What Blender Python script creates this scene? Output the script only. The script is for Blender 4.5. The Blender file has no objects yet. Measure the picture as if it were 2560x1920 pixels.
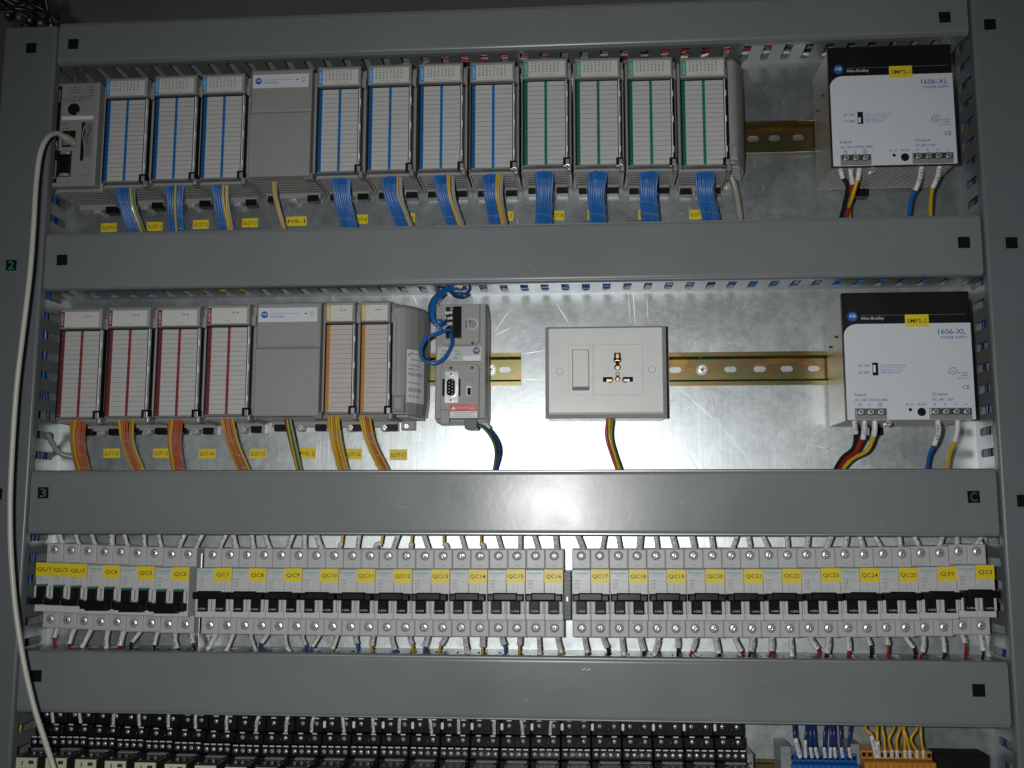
import bpy, bmesh, math, random
from mathutils import Matrix, Vector
random.seed(7)
S = bpy.context.scene
COL = S.collection
mm = 0.001
R = math.radians

# ------------------------------------------------------------------ camera
F_PX, DIST = 2490.0, 1.04                      # focal length in photo pixels, camera to mounting plate
PITCH, YAW, ROLL = R(7.44), R(-4.24), R(0.07)
def rot(d):
    x, y, z = d
    c, s = math.cos(ROLL), math.sin(ROLL); x, z = x*c - z*s, x*s + z*c
    c, s = math.cos(PITCH), math.sin(PITCH); y, z = y*c - z*s, y*s + z*c
    c, s = math.cos(YAW), math.sin(YAW); x, y = x*c + y*s, -x*s + y*c
    return Vector((x, y, z))
def P(px, py, y=0.0):                          # point of the plane at depth y (0 = plate, negative = towards camera)
    d = rot(((px-1280)/F_PX, 1.0, -(py-960)/F_PX))
    d = d*((DIST+y)/d.y)
    return Vector((d.x, y, d.z))
cam = bpy.data.cameras.new('camera'); co = bpy.data.objects.new('camera', cam); COL.objects.link(co)
r_, f_, u_ = rot((1, 0, 0)), rot((0, 1, 0)), rot((0, 0, 1))
M = Matrix((( r_.x, u_.x, -f_.x, 0), (r_.y, u_.y, -f_.y, -DIST), (r_.z, u_.z, -f_.z, 0), (0, 0, 0, 1)))
co.matrix_world = M
cam.lens = F_PX/2560*36; cam.sensor_width = 36; cam.clip_start = 0.02; cam.clip_end = 50
S.camera = co
# ------------------------------------------------------------------ light: the camera's own small flash
w = bpy.data.worlds.new('World'); S.world = w; w.use_nodes = True
w.node_tree.nodes['Background'].inputs[0].default_value = (0.55, 0.62, 0.75, 1)
w.node_tree.nodes['Background'].inputs[1].default_value = 0.028
fl = bpy.data.lights.new('flash', 'SPOT'); fo = bpy.data.objects.new('flash', fl); COL.objects.link(fo)
fl.energy = 22.0; fl.shadow_soft_size = 0.011; fl.color = (0.985, 1.0, 0.985)
fl.spot_size = R(110); fl.spot_blend = 1.0
fo.location = (-0.055, -DIST-0.005, 0.014)
tgt = Vector((-0.035, 0, -0.015)); fo.rotation_euler = (tgt-fo.location).to_track_quat('-Z', 'Y').to_euler()
S.view_settings.view_transform = 'Standard'; S.view_settings.look = 'None'
S.view_settings.exposure = 0.0; S.view_settings.gamma = 1.0
try: S.view_settings.use_curve_mapping = False
except Exception: pass
S.cycles.max_bounces = 6; S.cycles.diffuse_bounces = 3; S.cycles.glossy_bounces = 4; S.cycles.transparent_max_bounces = 12
S.cycles.use_denoising = True; S.cycles.sample_clamp_indirect = 3.0

# ------------------------------------------------------------------ materials
MATS = {}
def mat(name, col, rough=0.5, metal=0.0, var=0.06, scale=40.0, bump=0.0, bscale=300.0, alpha=1.0, spec=0.5, coat=0.0, stretch=None, rvar=0.08, emit=None):
    m = bpy.data.materials.new(name); m.use_nodes = True; nt = m.node_tree; N = nt.nodes; L = nt.links
    b = N['Principled BSDF']
    tc = N.new('ShaderNodeTexCoord'); mp = N.new('ShaderNodeMapping'); L.new(tc.outputs['Object'], mp.inputs[0])
    if stretch: mp.inputs['Scale'].default_value = stretch
    no = N.new('ShaderNodeTexNoise'); no.inputs['Scale'].default_value = scale; no.inputs['Detail'].default_value = 5
    L.new(mp.outputs[0], no.inputs['Vector'])
    mr = N.new('ShaderNodeMapRange'); mr.inputs[3].default_value = 1-var*2.2; mr.inputs[4].default_value = 1+var*2.2
    L.new(no.outputs['Fac'], mr.inputs[0])
    vm = N.new('ShaderNodeVectorMath'); vm.operation = 'SCALE'; vm.inputs[0].default_value = col
    L.new(mr.outputs[0], vm.inputs['Scale']); L.new(vm.outputs[0], b.inputs['Base Color'])
    m2 = N.new('ShaderNodeMapRange'); m2.inputs[3].default_value = max(0.02, rough-rvar); m2.inputs[4].default_value = min(1, rough+rvar)
    L.new(no.outputs['Fac'], m2.inputs[0]); L.new(m2.outputs[0], b.inputs['Roughness'])
    b.inputs['Metallic'].default_value = metal
    b.inputs['Specular IOR Level'].default_value = spec
    b.inputs['Coat Weight'].default_value = coat; b.inputs['Coat Roughness'].default_value = 0.12
    b.inputs['Alpha'].default_value = alpha
    if bump:
        n2 = N.new('ShaderNodeTexNoise'); n2.inputs['Scale'].default_value = bscale; n2.inputs['Detail'].default_value = 2
        L.new(tc.outputs['Object'], n2.inputs['Vector'])
        bp = N.new('ShaderNodeBump'); bp.inputs['Strength'].default_value = bump; bp.inputs['Distance'].default_value = 0.0004
        L.new(n2.outputs['Fac'], bp.inputs['Height']); L.new(bp.outputs[0], b.inputs['Normal'])
    MATS[name] = m; return m
mat('duct_paint', (0.200, 0.215, 0.216), 0.275, 0.0, 0.05, 11, 0.12, 110, spec=0.5, rvar=0.10)
mat('frame_paint', (0.165, 0.177, 0.184), 0.34, 0.0, 0.05, 8, 0.12, 900, spec=0.5)
mat('duct_inner', (0.38, 0.39, 0.39), 0.38, 0.6, 0.08, 20)
mat('mod_grey', (0.290, 0.286, 0.275), 0.46, 0.0, 0.03, 60, 0.08, 1800)
mat('mod_dark', (0.19, 0.19, 0.185), 0.5, 0.0, 0.04, 60)
mat('paper', (0.50, 0.495, 0.485), 0.5, 0.0, 0.03, 90)
mat('paper_head', (0.60, 0.59, 0.56), 0.5, 0.0, 0.03, 90)
mat('paper_pink', (0.50, 0.44, 0.43), 0.42, 0.0, 0.03, 90)
mat('white', (0.72, 0.72, 0.72), 0.4, 0.0, 0.02, 60)
mat('white_warm', (0.73, 0.725, 0.70), 0.3, 0.0, 0.015, 60)
mat('psu_white', (0.64, 0.67, 0.70), 0.33, 0.0, 0.015, 30, 0.05, 1500)
mat('cream', (0.62, 0.57, 0.42), 0.4, 0.0, 0.03, 60)
mat('mcb', (0.47, 0.475, 0.47), 0.40, 0.0, 0.03, 50, 0.05, 1500)
mat('mcb_nose', (0.55, 0.555, 0.55), 0.33, 0.0, 0.03, 50, 0.04, 1500)
mat('black', (0.007, 0.007, 0.008), 0.34, 0.0, 0.1, 60, spec=0.3); mat('tab_metal', (0.80, 0.80, 0.79), 0.4, 0.3, 0.1, 500); mat('slot_dark', (0.05, 0.05, 0.05), 0.4, 0.3); mat('socket_rim_shaded', (0.36, 0.355, 0.34), 0.4, 0.0, 0.02, 60)
mat('black_gloss', (0.010, 0.010, 0.011), 0.16, 0.0, 0.1, 60)
mat('black_matte', (0.008, 0.008, 0.008), 0.8, 0.0, 0.1, 60, spec=0.2)
mat('line', (0.16, 0.155, 0.15), 0.6)
mat('ink', (0.03, 0.03, 0.035), 0.6)
mat('ink_soft', (0.22, 0.21, 0.20), 0.6)
mat('ink_blue', (0.03, 0.085, 0.38), 0.55)
mat('ink_pale', (0.50, 0.55, 0.60), 0.5)
mat('ink_green', (0.06, 0.42, 0.26), 0.55)
mat('blue', (0.016, 0.12, 0.33), 0.4, 0.0, 0.12, 90)
mat('blue_edge', (0.012, 0.075, 0.21), 0.4); mat('green_edge', (0.008, 0.10, 0.06), 0.4); mat('red_edge', (0.13, 0.022, 0.028), 0.4); mat('orange_edge', (0.40, 0.17, 0.03), 0.4)  # left label strips, colour darkened for the shade under the lid
mat('blue_hi', (0.03, 0.28, 0.66), 0.4, 0.0, 0.12, 90)
mat('green', (0.010, 0.15, 0.085), 0.4, 0.0, 0.12, 90)
mat('green_hi', (0.03, 0.36, 0.20), 0.4, 0.0, 0.12, 90)
mat('red', (0.20, 0.028, 0.034), 0.4, 0.0, 0.12, 90)
mat('red_hi', (0.42, 0.12, 0.11), 0.4, 0.0, 0.12, 90)
mat('orange', (0.42, 0.19, 0.03), 0.4, 0.0, 0.1, 90)
mat('orange_hi', (0.62, 0.44, 0.12), 0.4, 0.0, 0.1, 90)
mat('dark_seam', (0.03, 0.03, 0.03), 0.7)
mat('yellow_tag', (0.78, 0.60, 0.02), 0.38, 0.0, 0.03, 60)
mat('w_blue', (0.012, 0.125, 0.40), 0.28, 0.0, 0.1, 70)
mat('w_navy', (0.015, 0.04, 0.17), 0.3, 0.0, 0.1, 70)
mat('w_black', (0.014, 0.014, 0.015), 0.3, 0.0, 0.1, 70)
mat('w_red', (0.33, 0.016, 0.016), 0.3, 0.0, 0.1, 70)
mat('w_yellow', (0.58, 0.36, 0.012), 0.3, 0.0, 0.1, 70)
mat('w_orange', (0.40, 0.17, 0.02), 0.3, 0.0, 0.12, 70)
mat('w_salmon', (0.40, 0.09, 0.04), 0.3, 0.0, 0.12, 70)
mat('w_grey', (0.30, 0.28, 0.25), 0.35, 0.0, 0.1, 70)
mat('w_brown', (0.14, 0.06, 0.04), 0.35, 0.0, 0.1, 70)
mat('w_green', (0.045, 0.13, 0.04), 0.32, 0.0, 0.1, 70)
mat('cable_beige', (0.56, 0.55, 0.48), 0.36, 0.0, 0.05, 30)
mat('sleeve', (0.66, 0.65, 0.63), 0.32, 0.0, 0.05, 200)
mat('chrome', (0.78, 0.78, 0.78), 0.24, 0.75, 0.05, 60)
mat('screw_metal', (0.78, 0.78, 0.76), 0.30, 0.62, 0.1, 500, bump=0.9, bscale=700)
mat('steel', (0.52, 0.52, 0.50), 0.30, 1.0, 0.08, 60)
mat('gold_plain', (0.62, 0.47, 0.20), 0.28, 1.0, 0.1, 60)
mat('copper', (0.80, 0.45, 0.24), 0.28, 1.0, 0.1, 60)
mat('grille', (0.50, 0.49, 0.47), 0.42, 0.35, 0.05, 60)
mat('psu_metal', (0.52, 0.49, 0.44), 0.38, 0.6, 0.06, 25, stretch=(1, 1, 6))
mat('clear_film', (0.5, 0.6, 0.7), 0.10, 0.0, 0.02, 30, alpha=0.07, spec=1.0); mat('film_seam', (0.5, 0.6, 0.75), 0.12, 0.0, 0.02, 30, alpha=0.45, spec=1.0)
mat('clear_lid', (0.35, 0.36, 0.34), 0.12, 0.0, 0.02, 30, alpha=0.35, spec=0.7)
mat('relay_clear', (0.035, 0.036, 0.033), 0.14, 0.0, 0.1, 30, spec=0.6)
mat('tb_blue', (0.012, 0.12, 0.42), 0.38, 0.0, 0.06, 60)
mat('tb_orange', (0.50, 0.21, 0.02), 0.38, 0.0, 0.06, 60)
mat('tb_grey', (0.24, 0.25, 0.245), 0.45, 0.0, 0.06, 60)
mat('danger', (0.62, 0.035, 0.06), 0.4)
mat('room_dark', (0.30, 0.28, 0.25), 0.7, 0.0, 0.15, 4)
mat('clip_dark', (0.06, 0.062, 0.068), 0.4)
mat('ab_blue', (0.02, 0.11, 0.42), 0.4); mat('ab_navy', (0.03, 0.04, 0.16), 0.4)
mat('psu_black', (0.009, 0.0085, 0.009), 0.42, 0.0, 0.1, 30, spec=0.35)
mat('led_green', (0.01, 0.09, 0.05), 0.2)

def plate_material():
    m = bpy.data.materials.new('galvanised_plate'); m.use_nodes = True; nt = m.node_tree; N = nt.nodes; L = nt.links
    b = N['Principled BSDF']; b.inputs['Metallic'].default_value = 0.92
    tc = N.new('ShaderNodeTexCoord')
    def mapped(sc, rotz=0.0):
        mp = N.new('ShaderNodeMapping'); mp.inputs['Scale'].default_value = sc; mp.inputs['Rotation'].default_value = (0, rotz, 0)
        L.new(tc.outputs['Object'], mp.inputs[0]); return mp.outputs[0]
    def noise(vec, s, d=6.0, dis=0.0, ro=0.6):
        n = N.new('ShaderNodeTexNoise'); n.inputs['Scale'].default_value = s; n.inputs['Detail'].default_value = d
        n.inputs['Distortion'].default_value = dis; n.inputs['Roughness'].default_value = ro; L.new(vec, n.inputs['Vector']); return n.outputs['Fac']
    def math_(op, a, c, clamp=False):
        n = N.new('ShaderNodeMath'); n.operation = op; n.use_clamp = clamp
        for i, v in enumerate((a, c)):
            if isinstance(v, (int, float)): n.inputs[i].default_value = v
            else: L.new(v, n.inputs[i])
        return n.outputs[0]
    blot = noise(mapped((1, 1, 1)), 17, 8, 1.2, 0.68)
    fine = noise(mapped((1, 1, 1)), 120, 4, 0.4)
    streak = noise(mapped((60, 1, 2.2)), 1.6, 3)
    vo = N.new('ShaderNodeTexVoronoi'); vo.inputs['Scale'].default_value = 85; L.new(mapped((1, 1, 1)), vo.inputs['Vector'])
    sp = N.new('ShaderNodeSeparateColor'); L.new(vo.outputs['Color'], sp.inputs[0])
    # long thin scratches: thresholded stretched noise along two directions
    def scratch(rz, s, th):
        a = noise(mapped((2.0, 1, 130), rz), s, 2, 0.0, 0.4)
        msk = noise(mapped((1, 1, 1), rz+1), 7, 2)
        k = math_('GREATER_THAN', a, th); g = math_('GREATER_THAN', msk, 0.57); return math_('MULTIPLY', k, g)
    sc1 = scratch(R(58), 1.2, 0.725); sc2 = scratch(R(-70), 1.0, 0.73); sc3 = scratch(R(8), 0.9, 0.735)
    scr = math_('MULTIPLY', math_('ADD', sc1, sc2, True), 0.0)
    v = math_('ADD', math_('MULTIPLY', blot, 0.42), math_('MULTIPLY', fine, 0.16))
    v = math_('ADD', v, math_('MULTIPLY', streak, 0.10)); v = math_('ADD', v, math_('MULTIPLY', sp.outputs[0], 0.05))
    cr = N.new('ShaderNodeValToRGB'); L.new(v, cr.inputs[0])
    cr.color_ramp.elements[0].position = 0.20; cr.color_ramp.elements[0].color = (0.40, 0.43, 0.44, 1)
    cr.color_ramp.elements[1].position = 0.55; cr.color_ramp.elements[1].color = (0.60, 0.63, 0.64, 1)
    mx = N.new('ShaderNodeMixRGB'); L.new(math_('MULTIPLY', scr, 0.65), mx.inputs[0]); L.new(cr.outputs[0], mx.inputs[1]); mx.inputs[2].default_value = (0.85, 0.86, 0.86, 1)
    L.new(mx.outputs[0], b.inputs['Base Color'])
    rg = math_('ADD', math_('ADD', math_('MULTIPLY', blot, 0.17), math_('MULTIPLY', fine, 0.12)), 0.25); rg = math_('ADD', rg, math_('MULTIPLY', scr, 0.25))
    L.new(rg, b.inputs['Roughness'])
    bp = N.new('ShaderNodeBump'); bp.inputs['Strength'].default_value = 0.25; bp.inputs['Distance'].default_value = 0.0006
    L.new(math_('ADD', math_('ADD', blot, math_('MULTIPLY', streak, 0.5)), math_('MULTIPLY', fine, 0.3)), bp.inputs['Height']); L.new(bp.outputs[0], b.inputs['Normal'])
    b.inputs['Anisotropic'].default_value = 0.3
    MATS['plate'] = m
plate_material()
def rail_material():
    m = bpy.data.materials.new('chromated_zinc'); m.use_nodes = True; nt = m.node_tree; N = nt.nodes; L = nt.links
    b = N['Principled BSDF']; b.inputs['Metallic'].default_value = 1.0; b.inputs['Roughness'].default_value = 0.27
    tc = N.new('ShaderNodeTexCoord'); mp = N.new('ShaderNodeMapping'); mp.inputs['Scale'].default_value = (1, 1, 3.0); L.new(tc.outputs['Object'], mp.inputs[0])
    no = N.new('ShaderNodeTexNoise'); no.inputs['Scale'].default_value = 16; no.inputs['Detail'].default_value = 2; no.inputs['Distortion'].default_value = 1.0; L.new(mp.outputs[0], no.inputs[0])
    cr = N.new('ShaderNodeValToRGB'); L.new(no.outputs['Fac'], cr.inputs[0]); e = cr.color_ramp.elements
    e[0].position = 0.30; e[0].color = (0.62, 0.20, 0.22, 1); e[1].position = 0.72; e[1].color = (0.66, 0.46, 0.16, 1)
    for p, c in ((0.40, (0.52, 0.39, 0.19, 1)), (0.48, (0.36, 0.37, 0.17, 1)), (0.56, (0.44, 0.38, 0.18, 1)), (0.62, (0.52, 0.28, 0.13, 1))):
        q = e.new(p); q.color = c
    L.new(cr.outputs[0], b.inputs['Base Color']); MATS['rail'] = m
rail_material()

# ------------------------------------------------------------------ mesh builder (all lengths in mm)
TXT = {}
def text_geo(s):
    if s in TXT: return TXT[s]
    cu = bpy.data.curves.new('t', 'FONT'); cu.body = s; cu.resolution_u = 2; cu.align_x = 'CENTER'; cu.align_y = 'CENTER'; cu.offset = 0.007
    o = bpy.data.objects.new('t', cu); COL.objects.link(o)
    dg = bpy.context.evaluated_depsgraph_get(); dg.update(); me = o.evaluated_get(dg).to_mesh()
    vs = [(v.co.x, v.co.y) for v in me.vertices]; fs = [tuple(p.vertices) for p in me.polygons]
    o.evaluated_get(dg).to_mesh_clear(); bpy.data.objects.remove(o); bpy.data.curves.remove(cu)
    xs = [v[0] for v in vs] or [0]; ys = [v[1] for v in vs] or [0]
    cx, cy = (max(xs)+min(xs))/2, (max(ys)+min(ys))/2
    vs = [(x-cx, y-cy) for x, y in vs]
    TXT[s] = (vs, fs, max(1e-3, max(xs)-min(xs)), max(1e-3, max(ys)-min(ys))); return TXT[s]
def smooth(pts, n=6):
    pts = [Vector(p) for p in pts]
    if len(pts) < 3: return pts
    q = [pts[0]*2-pts[1]]+pts+[pts[-1]*2-pts[-2]]; out = []
    for i in range(1, len(q)-2):
        a, b, c, d = q[i-1:i+3]
        for k in range(n):
            t = k/n; out.append(0.5*((2*b)+(c-a)*t+(2*a-5*b+4*c-d)*t*t+(3*b-a-3*c+d)*t**3))
    out.append(pts[-1]); return out
class MB:
    def __init__(s): s.v = []; s.f = []; s.m = []; s.names = []; s.sm = []
    def mi(s, n):
        if n not in s.names: s.names.append(n)
        return s.names.index(n)
    def add(s, vs, fs, m, smooth_=False):
        o = len(s.v); s.v += [tuple(v) for v in vs]; i = s.mi(m)
        for f in fs: s.f.append(tuple(o+k for k in f)); s.m.append(i); s.sm.append(smooth_)
        return s
    def box(s, x0, x1, y0, y1, z0, z1, m):
        vs = [(x, y, z) for x in (x0, x1) for y in (y0, y1) for z in (z0, z1)]
        return s.add(vs, [(0, 1, 3, 2), (4, 6, 7, 5), (0, 4, 5, 1), (2, 3, 7, 6), (0, 2, 6, 4), (1, 5, 7, 3)], m)
    def chbox(s, x0, x1, y0, y1, z0, z1, m, c=1.0):
        """box whose front face (y0, towards the camera) has chamfered edges"""
        x0, x1 = min(x0, x1), max(x0, x1); z0, z1 = min(z0, z1), max(z0, z1); c = min(c, (x1-x0)*.45, (z1-z0)*.45)
        k = c*0.7
        vs = [(x0, y1, z0), (x1, y1, z0), (x1, y1, z1), (x0, y1, z1), (x0, y0+k, z0), (x1, y0+k, z0), (x1, y0+k, z1), (x0, y0+k, z1),
              (x0+c, y0, z0+c), (x1-c, y0, z0+c), (x1-c, y0, z1-c), (x0+c, y0, z1-c)]
        fs = [(0, 3, 2, 1), (8, 9, 10, 11)]
        for i in range(4):
            j = (i+1) % 4; fs += [(i, j, 4+j, 4+i), (4+i, 4+j, 8+j, 8+i)]
        return s.add(vs, fs, m)
    def prism(s, poly, y0, y1, m):
        """polygon in x,z given counter-clockwise seen from the front (camera at -y)"""
        n = len(poly); vs = [(x, y0, z) for x, z in poly]+[(x, y1, z) for x, z in poly]
        return s.add(vs, [tuple(range(n)), tuple(range(2*n-1, n-1, -1))]+[(i, n+i, n+(i+1) % n, (i+1) % n) for i in range(n)], m)
    def rrect(s, x0, x1, z0, z1, r, y0, y1, m, n=5, corners=(1, 1, 1, 1)):
        p = []
        for (cx, cz, a, on) in ((x1-r, z0+r, -90, corners[0]), (x1-r, z1-r, 0, corners[1]), (x0+r, z1-r, 90, corners[2]), (x0+r, z0+r, 180, corners[3])):
            if on: p += [(cx+r*math.cos(R(a+90*k/n)), cz+r*math.sin(R(a+90*k/n))) for k in range(n+1)]
            else: p += [(cx+r*(1 if a in (-90, 0) else -1), cz+r*(1 if a in (0, 90) else -1))]
        return s.prism(p, y0, y1, m)
    def disc(s, x, z, r, y0, y1, m, n=20, sm=False): return s.prism([(x+r*math.cos(2*math.pi*k/n), z+r*math.sin(2*math.pi*k/n)) for k in range(n)], y0, y1, m)
    def ring(s, x, z, r0, r1, y0, y1, m, n=24):
        vs = []; fs = []
        for k in range(n):
            c, d = math.cos(2*math.pi*k/n), math.sin(2*math.pi*k/n)
            vs += [(x+r0*c, y0, z+r0*d), (x+r1*c, y0, z+r1*d), (x+r1*c, y1, z+r1*d), (x+r0*c, y1, z+r0*d)]
        for k in range(n):
            a, b = 4*k, 4*((k+1) % n)
            fs += [(a, a+1, b+1, b), (a+1, a+2, b+2, b+1), (a+2, a+3, b+3, b+2), (a+3, a, b, b+3)]
        return s.add(vs, fs, m)
    def text(s, t, x, z, h, y, m, w=None, rz=0):
        vs, fs, W, H = text_geo(t); sy = h/H; sx = sy if w is None else w/W
        c, d = math.cos(R(rz)), math.sin(R(rz)); out = []
        for a, b in vs:
            a, b = a*sx, b*sy; out.append((x+a*c-b*d, y, z+a*d+b*c))
        return s.add(out, fs, m)
    def tube(s, pts, r, m, n=8, sm=True, cap=True):
        pts = [Vector(p) for p in pts]; o = []; N = len(pts); up = Vector((0.13, 0.2, 0.97)).normalized(); side = None
        for i, p in enumerate(pts):
            t = (pts[min(i+1, N-1)]-pts[max(i-1, 0)]).normalized()
            if side is None:
                side = t.cross(up)
                if side.length < 0.2: side = t.cross(Vector((1, 0, 0)))
            side = (side-t*side.dot(t)).normalized(); nn = t.cross(side); rr = r[i] if isinstance(r, (list, tuple)) else r
            for k in range(n):
                a = 2*math.pi*k/n; o.append(p+side*math.cos(a)*rr+nn*math.sin(a)*rr)
        fs = [(i*n+k, i*n+(k+1) % n, (i+1)*n+(k+1) % n, (i+1)*n+k) for i in range(N-1) for k in range(n)]
        s.add(o, fs, m, sm)
        if cap: s.add([o[k] for k in range(n)], [tuple(range(n-1, -1, -1))], m); s.add([o[(N-1)*n+k] for k in range(n)], [tuple(range(n))], m)
        return s
    def mesh(s, name):
        me = bpy.data.meshes.new(name); me.from_pydata([(a*mm, b*mm, c*mm) for a, b, c in s.v], [], s.f)
        for n in s.names: me.materials.append(MATS[n])
        me.polygons.foreach_set('material_index', s.m); me.polygons.foreach_set('use_smooth', s.sm)
        bm = bmesh.new(); bm.from_mesh(me); bmesh.ops.recalc_face_normals(bm, faces=[f for f in bm.faces if len(f.verts) > 2 and not f.is_boundary] if False else bm.faces); bm.to_mesh(me); bm.free()
        me.update(); return me
    def build(s, name, parent=None, bevel=0.0, loc=None, label=None):
        return put(name, s.mesh(name), parent, bevel, loc, label)
def put(name, me, parent=None, bevel=0.0, loc=None, label=None):
    o = bpy.data.objects.new(name, me); COL.objects.link(o)
    if parent is not None: o.parent = parent
    if loc is not None: o.location = loc
    if label: o['label'] = label
    if bevel:
        b = o.modifiers.new('bevel', 'BEVEL'); b.width = bevel*mm; b.segments = 2; b.limit_method = 'ANGLE'; b.angle_limit = R(40)
    return o
def thing(name, label, cat, loc=(0, 0, 0), group=None, rz=0.0):
    o = bpy.data.objects.new(name, None); COL.objects.link(o); o.location = loc; o.empty_display_size = 0.01
    if rz: o.rotation_euler = (0, rz, 0)
    return tag(o, label, cat, group)
def tag(o, label, cat, group=None):
    o['label'] = label; o['category'] = cat
    if group: o['group'] = group
    return o
def copy_tree(o, parent=None):
    c = o.copy(); COL.objects.link(c)
    if parent is not None: c.parent = parent
    for ch in list(o.children): copy_tree(ch, c)
    return c
def lerp(tab, x):
    for (a, u), (b, v) in zip(tab, tab[1:]):
        if x <= b: return u+(v-u)*max(0, (x-a))/(b-a)
    return tab[-1][1]
def V(px, py, y):      # mm point from a photo position at depth y (mm)
    p = P(px, py, y*mm); return Vector((p.x/mm, p.y/mm, p.z/mm))
def ordn(i): return ['first', 'second', 'third', 'fourth', 'fifth', 'sixth', 'seventh', 'eighth', 'ninth', 'tenth', 'eleventh', 'twelfth', 'thirteenth', 'fourteenth', 'fifteenth', 'sixteenth', 'seventeenth', 'eighteenth', 'nineteenth', 'twentieth', 'twenty-first', 'twenty-second', 'twenty-third', 'twenty-fourth', 'twenty-fifth', 'twenty-sixth'][i]
def at_px(px, py, y): p = P(px, py, y*mm); return (p.x, 0.0, p.z)

# ------------------------------------------------------------------ the setting: plate and the dark room behind the cabinet
XL, XR = -566.0, 390.0
mat('scratch', (0.88, 0.89, 0.89), 0.5, 0.9, 0.05, 60)
mb = MB().box(-640, 470, 0, 2, -420, 512, 'plate')
def scratch(a, b, wd):
    p, q_ = V(a[0], a[1], 0), V(b[0], b[1], 0); d = (q_-p); n = Vector((-d.z, 0, d.x)).normalized()*wd; k = 6; vs = []
    bend = random.uniform(-1, 1)*d.length*.012
    for i in range(k+1):
        f = i/k; c = p.lerp(q_, f)+n.normalized()*bend*math.sin(math.pi*f); t_ = max(.15, math.sin(math.pi*min(max(f, .04), .96)))
        vs += [(c.x+n.x*t_, -.05, c.z+n.z*t_), (c.x-n.x*t_, -.05, c.z-n.z*t_)]
    mb.add(vs, [(2*i, 2*i+1, 2*i+3, 2*i+2) for i in range(k)], 'scratch')
for a, b, wd in (((1390, 757), (1425, 813), .45), ((1571, 722), (1576, 812), .3), ((1582, 722), (1588, 812), .45), ((1617, 722), (1621, 812), .3), ((1303, 885), (1361, 877), .4), ((1302, 949), (1352, 949), .35),
        ((1698, 968), (1800, 1062), .4), ((1800, 1062), (1886, 1167), .35), ((1062, 1171), (1150, 1115), .35), ((1150, 1115), (1252, 1052), .4), ((1192, 1171), (1208, 1096), .3), ((1280, 818), (1232, 842), .4), ((1279, 770), (1236, 830), .35),
        ((1024, 720), (1046, 770), .5), ((833, 733), (835, 750), .5), ((803, 1090), (798, 1165), .4), ((812, 1085), (808, 1170), .3), ((822, 1090), (820, 1160), .3), ((795, 1095), (788, 1170), .5), ((700, 1110), (697, 1165), .25),
        ((1040, 1100), (1064, 1100), .35), ((1210, 1128), (1200, 1142), .3), ((2020, 1112), (2082, 1125), .4), ((2052, 1120), (2100, 1125), .3), ((1365, 1135), (1420, 1150), .25), ((1566, 1060), (1565, 1165), .25)): scratch(a, b, wd)
for k in range(170):
    x, y_ = (random.uniform(1080, 2060), random.uniform(725, 1165)) if k < 110 else ((random.uniform(1870, 2060), random.uniform(180, 535)) if k < 130 else (random.uniform(150, 1900), random.uniform(480, 560)) if k < 150 else (random.uniform(150, 2400), random.uniform(1590, 1640)))
    an = random.choice((1.5, 1.6, 1.1, 2.2, random.uniform(0, 3.1))); L_ = random.uniform(4, 22); scratch((x, y_), (x+L_*math.cos(an), y_+L_*math.sin(an)), random.uniform(.1, .22))
o = mb.build('back_plate'); o['kind'] = 'structure'
o = MB().box(-2600, 2600, 900, 920, -1500, 2600, 'room_dark').build('wall'); o['kind'] = 'structure'

# ------------------------------------------------------------------ wiring ducts
DY = -58.0
mat('scuff_and_glint', (0.5, 0.5, 0.5), 0.4, 0.5); mat('scuff_dark', (0.06, 0.06, 0.065), 0.6)
def slotted_wall(mb, horiz, c, a0, a1, pitch, sw, phase, m, t=1.6, y_a=-10.0, y_b=-46.0):
    """wall of a duct standing out from the plate, with slots; horiz: wall normal is z at z=c, running along x"""
    def bx(p0, p1, y0, y1):
        if p1-p0 < 0.05: return
        if horiz: mb.box(p0, p1, y0, y1, c-t/2, c+t/2, m)
        else: mb.box(c-t/2, c+t/2, y0, y1, p0, p1, m)
    bx(a0, a1, 0, y_a); bx(a0, a1, y_b, DY+1.0)
    p = a0; s = a0+phase
    while s+sw < a1:
        bx(p, s, y_a, y_b)
        # rounded slot ends
        for yy, d in ((y_a, -1), (y_b, 1)):
            for q0, q1 in ((s, s+1.6), (s+sw-1.6, s+sw)): bx(q0, q1, yy, yy+d*1.8)
        p = s+sw; s += pitch
    bx(p, a1, y_a, y_b)
def cover(mb, x0, x1, z0, z1, m, horiz=True, r=3.2, depth=11.0, y=DY, n=8):
    """U-shaped lid with rolled long edges, extruded along its length"""
    prof = [(-1, y+depth), (-1, y+r)]; w_ = (z1-z0) if horiz else (x1-x0)
    pts = [(0.0, y+depth)]+[(r-r*math.cos(R(90*k/n)), y+r-r*math.sin(R(90*k/n))) for k in range(n+1)]
    pts += [(w_-a, b) for a, b in reversed(pts)]
    t = 1.2; inner = [(min(max(a, t), w_-t), b+(t if b < y+depth else 0)) for a, b in pts]
    ring = pts+list(reversed(inner)); k = len(ring); A = (x0, x1) if horiz else (z0, z1)
    vs = []
    for e in A:
        for a, b in ring: vs.append((e, b, z0+a) if horiz else (x0+a, b, e))
    fs = [(i, (i+1) % k, k+(i+1) % k, k+i) for i in range(k)]
    mb.add(vs, fs, m, False)
    h = len(pts)
    for e in range(2):
        for i in range(h-1): mb.add([vs[e*k+i], vs[e*k+i+1], vs[e*k+k-2-i], vs[e*k+k-1-i]], [(0, 1, 2, 3)], m)
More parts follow.
